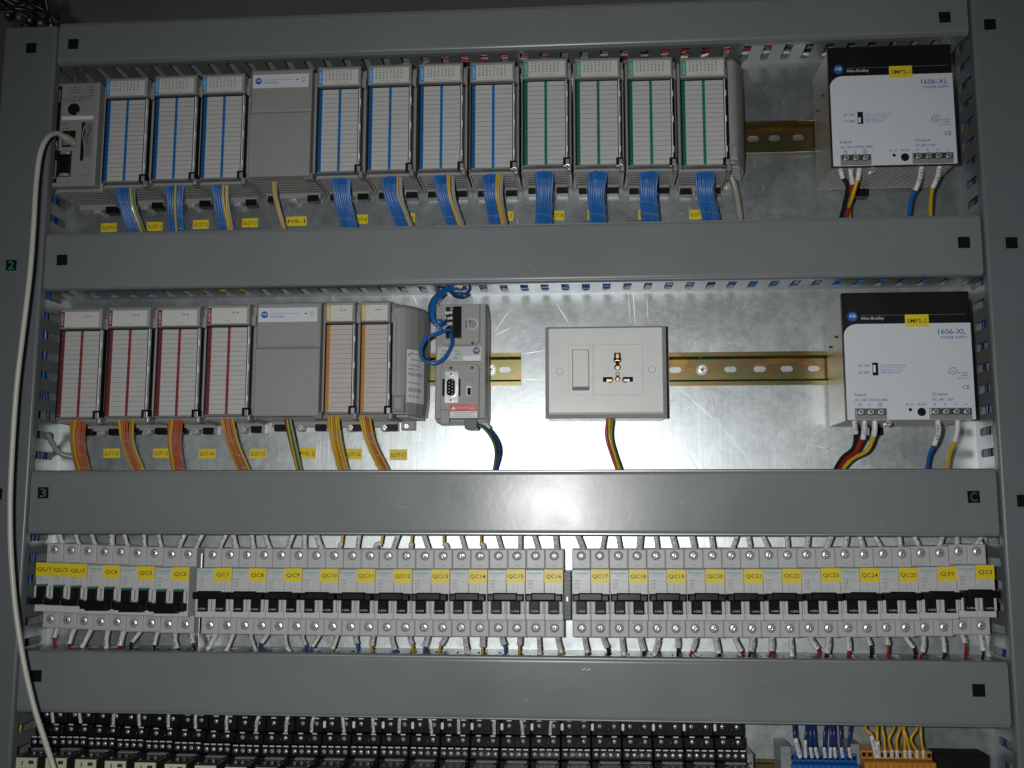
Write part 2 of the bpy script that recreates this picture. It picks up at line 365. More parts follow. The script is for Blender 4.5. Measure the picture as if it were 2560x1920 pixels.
def sticker(parent, px, py, ch=None, col=None, y=DY-0.35, size=11.4, tilt=0.0):
    p = V(px, py, y)
    s = size/2
    o = MB().box(-s, s, -0.15, 0.15, -s, s, 'black_gloss').build('square_sticker', parent, loc=(p.x*mm, p.y*mm, p.z*mm))
    o.rotation_euler = (0, tilt, 0)
    if ch:
        MB().text(ch, 0, 0, 8.6, -0.3, col, w=6.6).build('printed_character', o); o['label'] = 'black square sticker printed with '+ch
    else: o['label'] = 'plain black square sticker'
mat('ch_green', (0.02, 0.50, 0.20), 0.35, metal=0.4); mat('ch_dim', (0.10, 0.16, 0.11), 0.4); mat('ch_olive', (0.09, 0.09, 0.06), 0.4)
DUCTS = [(481, 528.5, 'top grey trunking above the first row of blue and green modules'),
         (232, 294, 'second grey trunking, below the blue and green modules'),
         (-21.0, 43.8, 'third grey trunking, with stickers 3 and C, above the breakers'),
         (-196, -135.3, 'lowest grey trunking, between the breakers and the black relays')]
STK = [[(183, 110, None, None), (2362, 43, None, None)], [(155, 650, None, None), (2410, 606, None, None)],
       [(108, 1232, '3', 'ch_dim'), (2434, 1242, 'C', 'ch_olive')], [(90, 1690, None, None), (2447, 1726, None, None)]]
duct_objs = []
for i, (z0, z1, lab) in enumerate(DUCTS):
    t = thing('wiring_duct', lab, 'cable trunking', (0, 0, 0), 'horizontal wiring ducts')
    mb = MB(); cover(mb, XL+1.0, XR-1.0, z0, z1, 'duct_paint', r=5.5); mb.build('duct_cover', t)
    for zz, nm in ((z0+2.2, 'lower_side_wall'), (z1-2.2, 'upper_side_wall')):
        mb = MB(); slotted_wall(mb, True, zz, XL+2, XR-2, 21.25, 8.2, 9.0, 'duct_inner'); mb.build(nm, t)
    MB().box(XL+2, XR-2, -1.6, -0.2, z0+3.2, z1-3.2, 'duct_inner').build('duct_floor', t)
    for s_ in STK[i]: sticker(t, *s_, tilt=random.uniform(-.03, .03))
    duct_objs.append(t)
    # small scuffs and chips in the paint; lowest cover adds a painted glint
    mb = MB()
    for k in range(7):
        px = random.uniform(300, 2300); zz = random.uniform(z0+8, z1-8); xx = V(px, 1000, DY).x; L_ = random.uniform(.5, 3.5); an = random.uniform(0, 3.1)
        dx, dz = math.cos(an)*L_, math.sin(an)*L_; wx, wz = -math.sin(an)*.12, math.cos(an)*.12
        mb.add([(xx-dx-wx, DY-.06, zz-dz-wz), (xx+dx-wx, DY-.06, zz+dz-wz), (xx+dx+wx, DY-.06, zz+dz+wz), (xx-dx+wx, DY-.06, zz-dz+wz)], [(0, 1, 2, 3)], random.choice(('scuff_and_glint', 'scuff_dark')))
    if i == 3:  # light specks drawn as a star-like glint on the chips
        c = V(1465, 1674, DY)
        for dx, dz in ((-3, 0), (-1.2, .8), (1.5, -.2), (3.4, .3)): mb.box(c.x+dx-.7, c.x+dx+.7, DY-.3, DY-.05, c.z+dz-.35, c.z+dz+.35, 'scuff_and_glint')
    mb.build('paint_scuffs', t)
for nm, x0, x1, z1, lab, st, xw in (
        ('wiring_duct', -628, -568.0, 524, 'left upright grey trunking behind the white cable, marked 2 and 3', [(78, 120, None, None), (28, 663, '2', 'ch_green'), (-8, 1235, '3', 'ch_green')], -571.0),
        ('wiring_duct', 392.8, 462, 532, 'right upright grey trunking beside the two power supplies', [(2475, 61, None, None), (2529, 607, None, None), (2558, 1252, None, None)], 395.6)):
    t = thing(nm, lab, 'cable trunking', (0, 0, 0), 'upright wiring ducts')
    mb = MB(); cover(mb, x0, x1, -420, z1, 'frame_paint', False); mb.build('duct_cover', t)
    for xx, n2 in ((xw, 'inner_side_wall'), (x0+2.2 if x0 < 0 else x1-2.2, 'outer_side_wall')):
        mb = MB(); slotted_wall(mb, False, xx, -418, z1-1, 21.2, 8.2, 8.0, 'duct_inner'); mb.build(n2, t)
    for s_ in st: sticker(t, *s_)
# dark cabinet parts outside the plate, top left and top right
t = thing('cable_tangle', 'dark tangle of cables and green terminals above the left trunking', 'cables')
random.seed(3)
for k in range(11):
    a = V(random.uniform(-40, 60), random.uniform(-20, 60), 20); b = V(random.uniform(0, 170), random.uniform(-30, 40), 10); c = V(random.uniform(40, 160), random.uniform(45, 75), 30)
    MB().tube(smooth([a, (a+b)/2+Vector((random.uniform(-9, 9), -20, random.uniform(-15, 9))), b, c]), random.choice((1.4, 2.0, 2.6)), random.choice(('w_black', 'w_black', 'w_black', 'w_black', 'clip_dark')), 6).build('cable', t)
for k in range(5):
    c = V(20+k*27, 35+k*7, 8); MB().box(c.x-4, c.x+4, 8, 16, c.z-5, c.z+2, 'clip_dark' if k % 2 else 'w_black').disc(c.x, c.z-1, 1.8, 7.2, 8, 'screw_metal', 10).build('terminal', t)
t = thing('cable_tangle', 'bright ends of dark cables at the upper right corner', 'cables')
for k in range(5):
    a = V(2440+k*26, -14, 0); b = V(2470+k*25, 0+random.uniform(-3, 2), -8); c = V(2500+k*26, -16, 0)
    MB().tube(smooth([a, b, c]), 1.3, random.choice(('w_grey', 'w_black', 'sleeve')), 6).build('cable', t)
# wires lying inside the ducts, seen through the slots
random.seed(11)
sets = [('w_red', 'w_black', 'w_grey', 'w_black', 'w_red', 'w_black', 'sleeve'), ('w_yellow', 'w_blue', 'w_blue', 'w_black', 'w_navy', 'w_blue'), ('w_black', 'w_blue', 'w_grey', 'w_yellow'), ('w_black', 'w_red', 'w_grey')]
names_ = {'w_red': 'red', 'w_black': 'black', 'w_grey': 'grey', 'sleeve': 'white', 'w_yellow': 'yellow', 'w_blue': 'blue', 'w_navy': 'dark blue'}
which = ['top', 'second', 'third', 'lowest']
def long_wire(horiz, lo, hi, c0, c1, m, lab):
    pts = []; y = random.uniform(-40, -14); c = random.uniform(c0, c1); n = 22
    for k in range(n+1):
        s_ = lo+(hi-lo)*k/n; c = min(max(c+random.uniform(-6, 6), c0), c1); y = min(max(y+random.uniform(-7, 7), -48), -7)
        pts.append((s_, y, c) if horiz else (c, y, s_))
    o = MB().tube(smooth(pts, 4), random.choice((1.5, 1.8, 2.2)), m, 7).build('duct_wire'); tag(o, lab, 'wire', 'wires inside the ducts')
for i, (z0, z1, lab) in enumerate(DUCTS):
    for k, m in enumerate(sets[i]):
        long_wire(True, XL+6 if i else -240+20*k, XR-6 if i else 330, z0+5, z0+17, m, '%s wire lying inside the %s grey trunking' % (names_[m], which[i]))
    if i == 1:
        for k in range(3): long_wire(True, -200, XR-10, z0+4, z0+10, 'w_blue', 'blue wire lying inside the second grey trunking')
for k, m in enumerate(('w_blue', 'w_blue', 'w_navy', 'w_blue', 'w_yellow')):
    long_wire(False, -410, 500, -590, -577.5, m, '%s wire inside the left upright trunking' % names_[m])
for k, m in enumerate(('w_blue', 'w_blue', 'w_navy', 'w_blue', 'w_blue')):
    long_wire(False, -410, 500, 400.5, 416, m, '%s wire inside the right upright trunking' % names_[m])

# ------------------------------------------------------------------ DIN rails
def rail(x0, x1, zc, lab, slots=(), screws=(), name='din_rail'):
    t = thing(name, lab, 'mounting rail', (0, 0, zc*mm), 'golden mounting rails')
    mb = MB()
    # top-hat section: flanges at y=-7.5, web at y=-1
    for s_ in (1, -1):
        mb.box(x0, x1, -7.5, -6.3, s_*13.2, s_*17.5, 'rail'); mb.add([(x, y, z) for x in (x0, x1) for y, z in ((-7.5, s_*13.2), (-6.3, s_*14.2), (-1.4, s_*11.6), (-2.4, s_*10.6))], [(0, 1, 2, 3), (7, 6, 5, 4), (0, 3, 7, 4), (1, 5, 6, 2), (0, 4, 5, 1), (3, 2, 6, 7)], 'rail'); mb.box(x0, x1, -7.9, -7.5, s_*16.9, s_*17.5, 'rail')
    web = sorted(slots); p = x0
    for c in web:
        mb.box(p, c-6.2, -2.4, -1.4, -11.4, 11.4, 'rail')
        for s_ in (1, -1): mb.box(c-6.2, c+6.2, -2.4, -1.4, s_*2.9, s_*11.4, 'rail')
        for s_ in (1, -1):
            for q in (1, -1): mb.add([(c+q*6.2, -2.4, s_*2.9), (c+q*6.2, -2.4, s_*0.8), (c+q*4.2, -2.4, s_*2.9)], [(0, 1, 2)], 'rail')
        p = c+6.2
    mb.box(p, x1, -2.4, -1.4, -11.4, 11.4, 'rail'); mb.build('rail_profile', t)
    for c in screws:
        MB().disc(c, 0, 6.0, -3.0, -2.4, 'steel', 24).disc(c, 0, 3.9, -5.4, -3.0, 'screw_metal', 20).box(c-2.4, c+2.4, -5.7, -5.45, -.5, .5, 'ink').box(c-.5, c+.5, -5.72, -5.46, -2.4, 2.4, 'ink').build('mounting_screw', t)
    return t
zr1 = V(1950, 344, -4).z; zr2 = V(1700, 924, -4).z
sl = [V(x, 924, -3).x for x in (1688, 1826, 1899, 1967, 2035, 2110)]
rail(V(1673, 900, -7).x, 386, zr2, 'golden mounting rail between the white socket and the lower power supply', sl+[300, 330], [V(1755, 924, -3).x])
rail(-330, V(1302, 900, -7).x, V(1250, 924, -4).z, 'short golden mounting rail behind the grey adapter', [V(x, 924, -3).x for x in (1105, 1262, 1291+3)][:2], [V(1227, 924, -3).x])
rail(-350, 386, zr1, 'golden mounting rail in the top row, ending at the upper power supply', [V(x, 344, -3).x for x in (1882, 1936, 1996, 2060)])
rail(-560, 386, -76, 'mounting rail behind the row of breakers')
zr4 = V(1915, 1905, -8).z-14
rail(-560, 330, zr4, 'mounting rail at the bottom edge, between relays and blue terminals')

# ------------------------------------------------------------------ PLC input / output modules
CT = {'blue': ('blue', 'blue_hi', 'DC INPUT', 'paper'), 'green': ('green', 'green_hi', 'DC OUTPUT', 'paper'),
      'red': ('red', 'red_hi', 'AI INPUT', 'paper'), 'orange': ('orange', 'orange_hi', 'AI OUTPUT', 'paper_pink')}
MESH = {}
def base_mesh(w, key):
    if key in MESH: return MESH[key]
    h = w/2; mb = MB()
    mb.chbox(-h, h, -52, -6, -117, 0.5, 'mod_grey', 2)
    # bottom grille: ribs running across; black sheet puts in the shade of the grooves
    mb.box(-h+2, h-2, -51, -7, -117.1, -116.9, 'black')
    for k in range(8):
        y = -50+k*5.6; mb.box(-h+2.4, h-2.4, y, y+2.3, -117.7, -117.05, 'mod_grey')
    mb.box(-h, -h+1.8, -52, -6, -118.4, -117, 'mod_grey').box(h-1.8, h, -52, -6, -118.4, -117, 'mod_grey')
    MESH[key] = mb.mesh('housing'); return MESH[key]
def foot_mesh(w):
    k = ('foot', w)
    if k not in MESH:
        h = w/2; mb = MB(); mb.chbox(-h+2, h-3, -9, 0, -123, -117, 'mod_grey', .8).rrect(-4.5, 4.5, -128, -119, 3, -9.6, -1, 'mod_grey').disc(0, -123.8, 2.6, -11.5, -9.6, 'screw_metal', 14).box(-1.8, 1.8, -11.7, -11.5, -124.1, -123.5, 'slot_dark')
        MESH[k] = mb.mesh('mounting_foot')
    return MESH[k]
def latch_mesh():
    if 'latch' not in MESH: MESH['latch'] = MB().chbox(-6, 6, -11.5, 0, -127.5, -120.5, 'black', .6).mesh('rail_latch')
    return MESH['latch']
def label_mesh(kind, w):
    k = ('lab', kind, w)
    if k in MESH: return MESH[k]
    a, b, tx, pap = CT[kind]; mb = MB(); h = w/2; top, bot = -23.5, -112.5
    mb.box(-h+1, h-4, -59.6, -58, bot, top, pap)
    mb.box(-h+1, -h+4.6, -59.9, -59.61, bot, top, kind+'_edge'); mb.box(-h+4.3, -h+4.9, -60.0, -59.91, bot, top, b)
    if kind != 'orange':
        mb.box(-1.7, 1.2, -59.9, -59.61, bot, top, a); mb.box(.9, 1.4, -60.0, -59.91, bot, top, b)
    n = 18
    for i in range(1, n+1):
        z = top+(bot-top)*i/n
        if kind == 'orange': mb.box(-h+5.9, h-4, -59.95, -59.61, z-.16, z+.16, 'line')
        else: mb.box(-h+5.9, -2.0, -59.95, -59.61, z-.16, z+.16, 'line'); mb.box(1.8, h-4, -59.95, -59.61, z-.16, z+.16, 'line')
        mb.text(str((i*7) % 16), -h+3, z+1.8, 1.5, -60.05, b)
        if kind != 'orange': mb.text(str((i*5) % 16), -.4, z+1.8, 1.5, -60.05, b)
    MESH[k] = mb.mesh('terminal_label'); return MESH[k]
def lid_mesh(w):
    k = ('lid', w)
    if k in MESH: return MESH[k]
    h = w/2; mb = MB(); y0, y1 = -61.5, -52
    mb.box(-h-.4, -h+1.0, y0, y1, -114.5, -21.5, 'black_gloss').box(-h+1.0, h+.6, y0, y1, -22.6, -21.5, 'clip_dark').box(-h+1.0, h-6.5, y0, y1, -114.5, -113.0, 'mod_dark')
    mb.box(h-4.0, h-3.2, y0, -53, -112.5, -22.7, 'black_gloss').box(h-3.2, h-2.2, y0+.3, -53, -112.5, -22.7, 'white').box(h-1.0, h+.2, y0+2, -53, -113, -22.7, 'black_gloss')
    for z in (-35, -62, -94): mb.box(h-2.2, h-1.2, y0+.2, -53, z-6, z, 'white')
    MESH[k] = mb.mesh('lid_frame'); return MESH[k]
def clip_mesh(w):
    k = ('clip', w)
    if k not in MESH:
        h = w/2
        MESH[k] = MB().box(h-6.2, h+.6, -63, -52, -114.8, -106.5, 'black_gloss').box(h-3.4, h+.2, -63.4, -63, -114.5, -108.5, 'chrome').chbox(h-2.6, h+2.2, -61.5, -50, -120, -113.2, 'mod_dark', .8).box(h-.8, h+.6, -61.8, -61.4, -119, -110, 'chrome').mesh('lid_clip')
    return MESH[k]
def head_mesh(kind, w):
    k = ('head', kind, w)
    if k in MESH: return MESH[k]
    h = w/2; MESH[k] = MB().chbox(-h, h-1.2, -65, -50, -21.3, 0, 'mod_grey', 2.0).box(h-1.2, h+2.6, -56, -40, -21, -10, 'mod_grey').mesh('header'); return MESH[k]
def headlab_mesh(kind, w):
    k = ('hl', kind, w)
    if k in MESH: return MESH[k]
    a, b, tx, pap = CT[kind]; h = w/2; mb = MB()
    mb.box(-h+1.6, h-3.6, -65.35, -65, -20.3, -4.2, 'paper_head'); mb.box(-h+1.6, -h+5.8, -65.55, -65.36, -20.3, -4.2, b if kind in ('blue', 'green', 'orange') else a)
    mb.text(tx, -h+3.7, -12.2, 2.2, -65.65, 'white', w=12.5, rz=90)
    if kind in ('blue', 'green'):
        for c in range(8): mb.text(['0-1-2-3', '4-5-6-7', '8-9-10-11', '12-13-14', '0-1-2-3', '4-5-6-7', '8-9-10-11', '12-13-14'][c], -h+9.2+c*4.1*(w-10)/40, -10.6, 1.9, -65.5, 'ink', w=10.5, rz=90)
        mb.text('24 VDC Source', 1, -18.4, 1.3, -65.5, 'ink_soft', w=19)
    else:
        mb.text('OK', h-17.5 if w > 40 else 1, -9.2, 1.9, -65.5, 'ink', w=3.2).box(h-14.5 if w > 40 else 3.6, h-12.2 if w > 40 else 5.6, -65.5, -65.36, -9.6, -8.8, 'ink')
        mb.text('Analog', -1, -17.8, 1.2, -65.5, 'ink_soft', w=8)
    MESH[k] = mb.mesh('header_label'); return MESH[k]
def module(kind, w, xc, z0, label, group, tilt):
    t = thing('io_module', label, 'PLC module', (xc*mm, 0, z0*mm), group, tilt)
    put('housing', base_mesh(w+4.6, ('base', w)), t, 0.5)
    hd = put('header', head_mesh(kind, w), t, 0.4); put('header_label', headlab_mesh(kind, w), hd)
    ld = put('lid_frame', lid_mesh(w), t, 0.2); put('terminal_label', label_mesh(kind, w), ld)
    put('lid_clip', clip_mesh(w), t, 0.3); f = put('mounting_foot', foot_mesh(w+2), t, 0.3)
    put('rail_latch', latch_mesh(), t, loc=(15*mm if w > 40 else 8*mm, 0, 0))
    if w > 40: put('rail_latch', latch_mesh(), t, loc=(-15*mm, 0, 0))
    return t
T_ = -0.012
row1 = [(264, 372, 193, 'blue'), (388, 493, 187, 'blue'), (507, 613, 183, 'blue'), (794, 905, 165, 'blue'), (918, 1033, 160, 'blue'), (1047, 1160, 156, 'blue'), (1176, 1290, 153, 'blue'),
        (1306, 1422, 144, 'green'), (1437, 1553, 143, 'green'), (1568, 1685, 142, 'green'), (1700, 1817, 141, 'green')]
desc1 = ['blue-striped input module right beside the processor module', 'blue-striped input module, second from the processor module', 'blue-striped input module just left of the blank upper supply module',
         'blue-striped input module just right of the blank upper supply module', 'blue-striped input module, second to the right of the blank upper supply module', 'blue-striped input module, second to the left of the green-striped ones', 'blue-striped input module touching the green-striped modules',
         'green-striped output module next to the blue-striped ones', 'second green-striped output module from the blue ones', 'green-striped output module, second from the end cap', 'green-striped output module beside the upper end cap']
def tilt_at(px): return 0.0
for (l, r, tp, kind), d in zip(row1, desc1):
    a = V((l+r)/2, tp, -65); module(kind, 47.0, a.x, a.z, d, '%s-striped modules in the top row' % kind, 0)
row2 = [(150, 258, 770, 'red'), (270, 378, 766.6, 'red'), (393, 503, 765, 'red'), (516, 628, 760, 'red')]
desc2 = ['leftmost red-striped input module', 'second red-striped input module from the left', 'third red-striped input module from the left', 'red-striped input module touching the blank lower supply module']
for (l, r, tp, kind), d in zip(row2, desc2):
    a = V((l+r)/2, tp, -65); module(kind, 46.2, a.x, a.z, d, 'red-striped modules in the second row', 0)
for (l, r, tp), d in (((815, 889, 753), 'narrow orange-striped output module beside the blank lower supply module'), ((902, 978, 752), 'narrow orange-striped output module beside the lower end cap')):
    a = V((l+r)/2, tp, -65); module('orange', 31.5, a.x, a.z, d, 'orange-striped modules in the second row', 0)

def ab_logo(mb, x, z, r, y, col='ab_blue', txt='white'):
    mb.disc(x, z, r, y-.2, y, col, 24); mb.text('AB', x, z+r*.12, r*.72, y-.35, txt, w=r*1.3)
def supply(l, r, tp, w, lab):
    a = V((l+r)/2, tp, -65); h = w/2
    t = thing('supply_module', lab, 'power module', (a.x*mm, 0, a.z*mm), 'blank grey supply modules')
    put('housing', base_mesh(w+4, ('base', w)), t, 0.5)
    MB().chbox(-h, h, -64, -50, -47, 0, 'mod_grey', 2.4).chbox(-h, h, -64, -50, -117, -47.7, 'mod_grey', 1.2).box(-h+1, h-1, -62.9, -50, -47.8, -46.9, 'line').build('front_cover', t, 0.4)
    mb = MB(); mb.box(-h+2.4, h-3.6, -64.4, -64, -20.8, -6.2, 'psu_white')
    p = mb.build('logo_strip', t); mb = MB(); ab_logo(mb, -h+8.8, -13.2, 3.6, -64.4)
    mb.box(-h+15, h-22, -64.6, -64.4, -12.4, -12.15, 'ink_blue').text('Allen-Bradley', -h+22, -15.4, 2.5, -64.6, 'ink_blue', w=16)
    mb.box(h-16.5, h-14.2, -64.6, -64.4, -13, -11.9, 'ink').ring(h-9, -12.3, 1.5, 1.85, -64.6, -64.4, 'ink_soft', 14).box(h-9.6, h-8.4, -64.6, -64.4, -15.8, -14.4, 'ink_soft')
    for k in range(5): c, s_ = math.cos(R(k*45)), math.sin(R(k*45)); mb.box(h-9+2.4*c-.25, h-9+2.4*c+.25, -64.6, -64.4, -12.3+2.4*s_-.25, -12.3+2.4*s_+.25, 'ink_soft')
    mb.build('logo_print', p)
    put('mounting_foot', foot_mesh(w), t, 0.3)
    for x in (-22, 22): put('rail_latch', latch_mesh(), t, loc=(x*mm, 0, 0))
    MB().chbox(h-7, h+2.4, -60, -48, -119.5, -112.5, 'mod_dark', .8).build('cover_latch', t, 0.3)
supply(627, 780, 171, 65.7, 'wide blank supply module among the blue-striped modules')
supply(640, 803, 754, 67.0, 'wide blank supply module between red-striped and orange-striped modules')

def endcap(px, py, w, lab, sticker_=False):
    a = V(px, py, -60); t = thing('rack_terminator', lab, 'terminator', (a.x*mm, 0, a.z*mm), 'grey end caps')
    prof = [(0, -61), (w*.26, -61), (w*.40, -59), (w*.55, -54.5), (w*.75, -46), (w*.92, -34), (w, -24), (w, -8), (0, -8)]
    def slab(z0, z1, k0, k1, mb):
        n = len(prof); vs = [(x*k0, y*(1 if k0 == 1 else k0) if y > -8.5 else -8+(y+8)*k0, z0) for x, y in prof]+[(x*k1, -8+(y+8)*k1, z1) for x, y in prof]
        mb.add(vs, [tuple(range(n)), tuple(range(2*n-1, n-1, -1))]+[(i, n+i, n+(i+1) % n, (i+1) % n) for i in range(n)], 'mod_grey', False)
    mb = MB(); slab(-94, -4, 1, 1, mb); slab(-4, 0, 1, .93, mb); slab(-112, -94, .93, 1, mb)
    mb.chbox(0, w*.42, -63, -10, -110, -93, 'mod_grey', 3)
    for k in range(7):
        yk = -52+k*6; mb.box(w*.1, w*(.52+.058*k), yk, yk+2.6, -115, -112, 'mod_grey')
    mb.box(0, 4, -62.5, -30, -92, -14, 'mod_grey')
    mb.build('cap_shell', t, 0.8)
    MB().disc(w*.2, -120, 2.6, -11, -8, 'screw_metal', 14).chbox(0, w*.5, -8, 0, -124, -114, 'mod_grey', .8).build('mounting_foot', t, 0.3)
    if sticker_:
        # rating label wraps the curved flank
        mb = MB(); pts = [(w*.46+.2, -57.6), (w*.55+.25, -54.9), (w*.75+.25, -46.4), (w*.92+.25, -34.4)]
        for (x0, y0), (x1, y1) in zip(pts, pts[1:]):
            mb.add([(x0, y0, -100), (x1, y1, -100), (x1, y1, -46), (x0, y0, -46)], [(0, 1, 2, 3)], 'white')
        o = mb.build('rating_label', t)
        def on(x, z, s_, hh, ww, m):           # text laid on the flank
            g = MB(); g.text(s_, 0, 0, hh, 0, m, w=ww); q = MB()
            vs = []
            for vx, vy, vz in g.v:
                u = min(max((x+vx), 0.02), .98)*3; i = min(int(u), 2); f = u-i
                vs.append((pts[i][0]*(1-f)+pts[i+1][0]*f+.35, pts[i][1]*(1-f)+pts[i+1][1]*f-.25, z+vz))
            q.add(vs, g.f, m); return q
        prn = MB()
        for s_, z, hh, ww, x in (('Allen-Bradley', -50, 2.4, .62, .64), ('AB', -51.5, 3.2, .22, .18), ('CompactLogix', -56, 2.4, .6, .6), ('CAT 1769-ECR', -62, 2.0, .7, .45), ('SERIES A', -66, 2.0, .5, .4), ('|||||||||||||||', -71, 3.4, .8, .5), ('MADE FOR RACK', -80, 1.6, .7, .45), ('||||||||||||', -87, 4.0, .7, .5), ('C UL US CE', -93.5, 2.2, .6, .45)):
            q = on(x, z, s_, hh, ww, 'ink'); prn.add(q.v, q.f, 'ink')
        prn.build('label_print', o)
endcap(1817, 143, 21, 'grey end cap right of the last green-striped module')
endcap(984, 760, 30, 'grey curved end cap with a printed rating sticker, beside the adapter', True)

# ------------------------------------------------------------------ processor module, top left
a = V(196.5, 205, -65)
t = thing('processor_module', 'grey processor module with key switch and serial port, top left', 'PLC processor', (a.x*mm, 0, a.z*mm))
put('housing', base_mesh(50, ('base', 47.0)), t, 0.5)
K = 47/690.0   # crop units to mm (front face of the module)
def cx(X): return (X-465)*K
def cz(Y): return -(Y-140)*K*1.09
MB().chbox(-23.5, 23.5, -65, -50, -114.5, 0, 'mod_grey', 2.2).box(-26.5, -23.5, -48, -20, -112, -15, 'mod_grey').build('front_panel', t, 0.4)
MB().box(-21.8, -17.6, -65.25, -65, -111, -4, 'black_gloss').text('Compact', -19.7, -15, 2.4, -65.35, 'paper', w=14, rz=90).text('Processor', -19.7, -96, 2.4, -65.35, 'paper', w=20, rz=90).text('Logix', -19.7, -70, 2.4, -65.35, 'paper', w=10, rz=90).build('name_strip', t)
mb = MB()
for r_i, (L1, R1) in enumerate((('RUN', 'I/O'), ('FORCE', 'OK'), ('BAT', 'DCH0'))):
    z = -6-r_i*3.0; mb.text(L1, -1, z, 1.7, -65.2, 'ink', w=7).box(-9, -5.5, -65.2, -65, z-.6, z+.6, 'ink_soft'); mb.text(R1, 15, z, 1.7, -65.2, 'ink', w=6).box(7.5, 10, -65.2, -65, z-.6, z+.6, 'ink_soft')
mb.text('DeviceNet', 1, -16.4, 1.8, -65.2, 'ink', w=11).text('L35E', 14, -15.8, 2.0, -65.2, 'ink', w=7).box(-17.5, 18, -65.2, -65, -18.9, -18.5, 'ink').text('RUN  REM  PROG', -4, -21.0, 1.5, -65.2, 'ink', w=22)
mb.text('CHANNEL 0', 14, -49, 1.3, -65.2, 'ink', w=6).text('LNK', -12, -46, 1.5, -65.2, 'ink', w=8).text('10/100', -12, -51.3, 1.4, -65.2, 'ink', w=8).text('CH 0', 10, -104, 1.4, -65.2, 'ink', w=8)
mb.build('panel_lettering', t)
MB().disc(-3.2, -30.5, 5.9, -65.4, -64, 'black_matte', 28).ring(-3.2, -30.5, 5.6, 6.5, -65.7, -65, 'black_gloss', 28).box(-7.8, 1.2, -65.8, -65.4, -31.2, -29.9, 'black_gloss').disc(1.0, -34.6, .8, -66, -65.4, 'chrome', 10).build('key_switch', t)
MB().chbox(-15.6, 19.0, -66.2, -65, -42.2, -38.2, 'white', .4).build('white_bar', t)
MB().box(-14, 0.2, -65.3, -64, -72, -54, 'black_matte').box(-13, -7, -65.5, -65.3, -70, -58, 'mod_dark').build('network_port', t)
MB().box(-17, -2.5, -66.5, -65, -104.8, -76.5, 'black_gloss').chbox(-15.5, -2.8, -69, -66.5, -100, -81, 'black', 1).box(-14, -3.2, -67.2, -66.5, -80.6, -77, 'chrome').box(-14, -3.2, -67.2, -66.5, -104.4, -101.4, 'chrome').disc(-8, -79, 1.9, -68.6, -67.2, 'chrome', 12).disc(-8, -103, 1.9, -68.6, -67.2, 'chrome', 12).build('serial_port', t, 0.2)
MB().box(6.6, 10, -65.3, -64, -87.5, -45, 'black_matte').build('card_slot', t)
MB().chbox(10.4, 18.8, -65.9, -65, -84, -45.5, 'mod_dark', .6).tube(smooth([(10.5, -66.2, -49), (8.6, -66.2, -56), (9, -66.2, -62), (10.8, -66.2, -70), (11.8, -66.2, -76)]), .35, 'paper', 5).tube(smooth([(13.5, -66.4, -50), (16, -66.4, -51), (16.4, -66.4, -56), (14.4, -66.4, -60), (13.6, -66.4, -69)]), .45, 'ink', 5).build('card_door', t)
put('mounting_foot', foot_mesh(47), t, 0.3); put('rail_latch', latch_mesh(), t, loc=(16*mm, 0, 0))

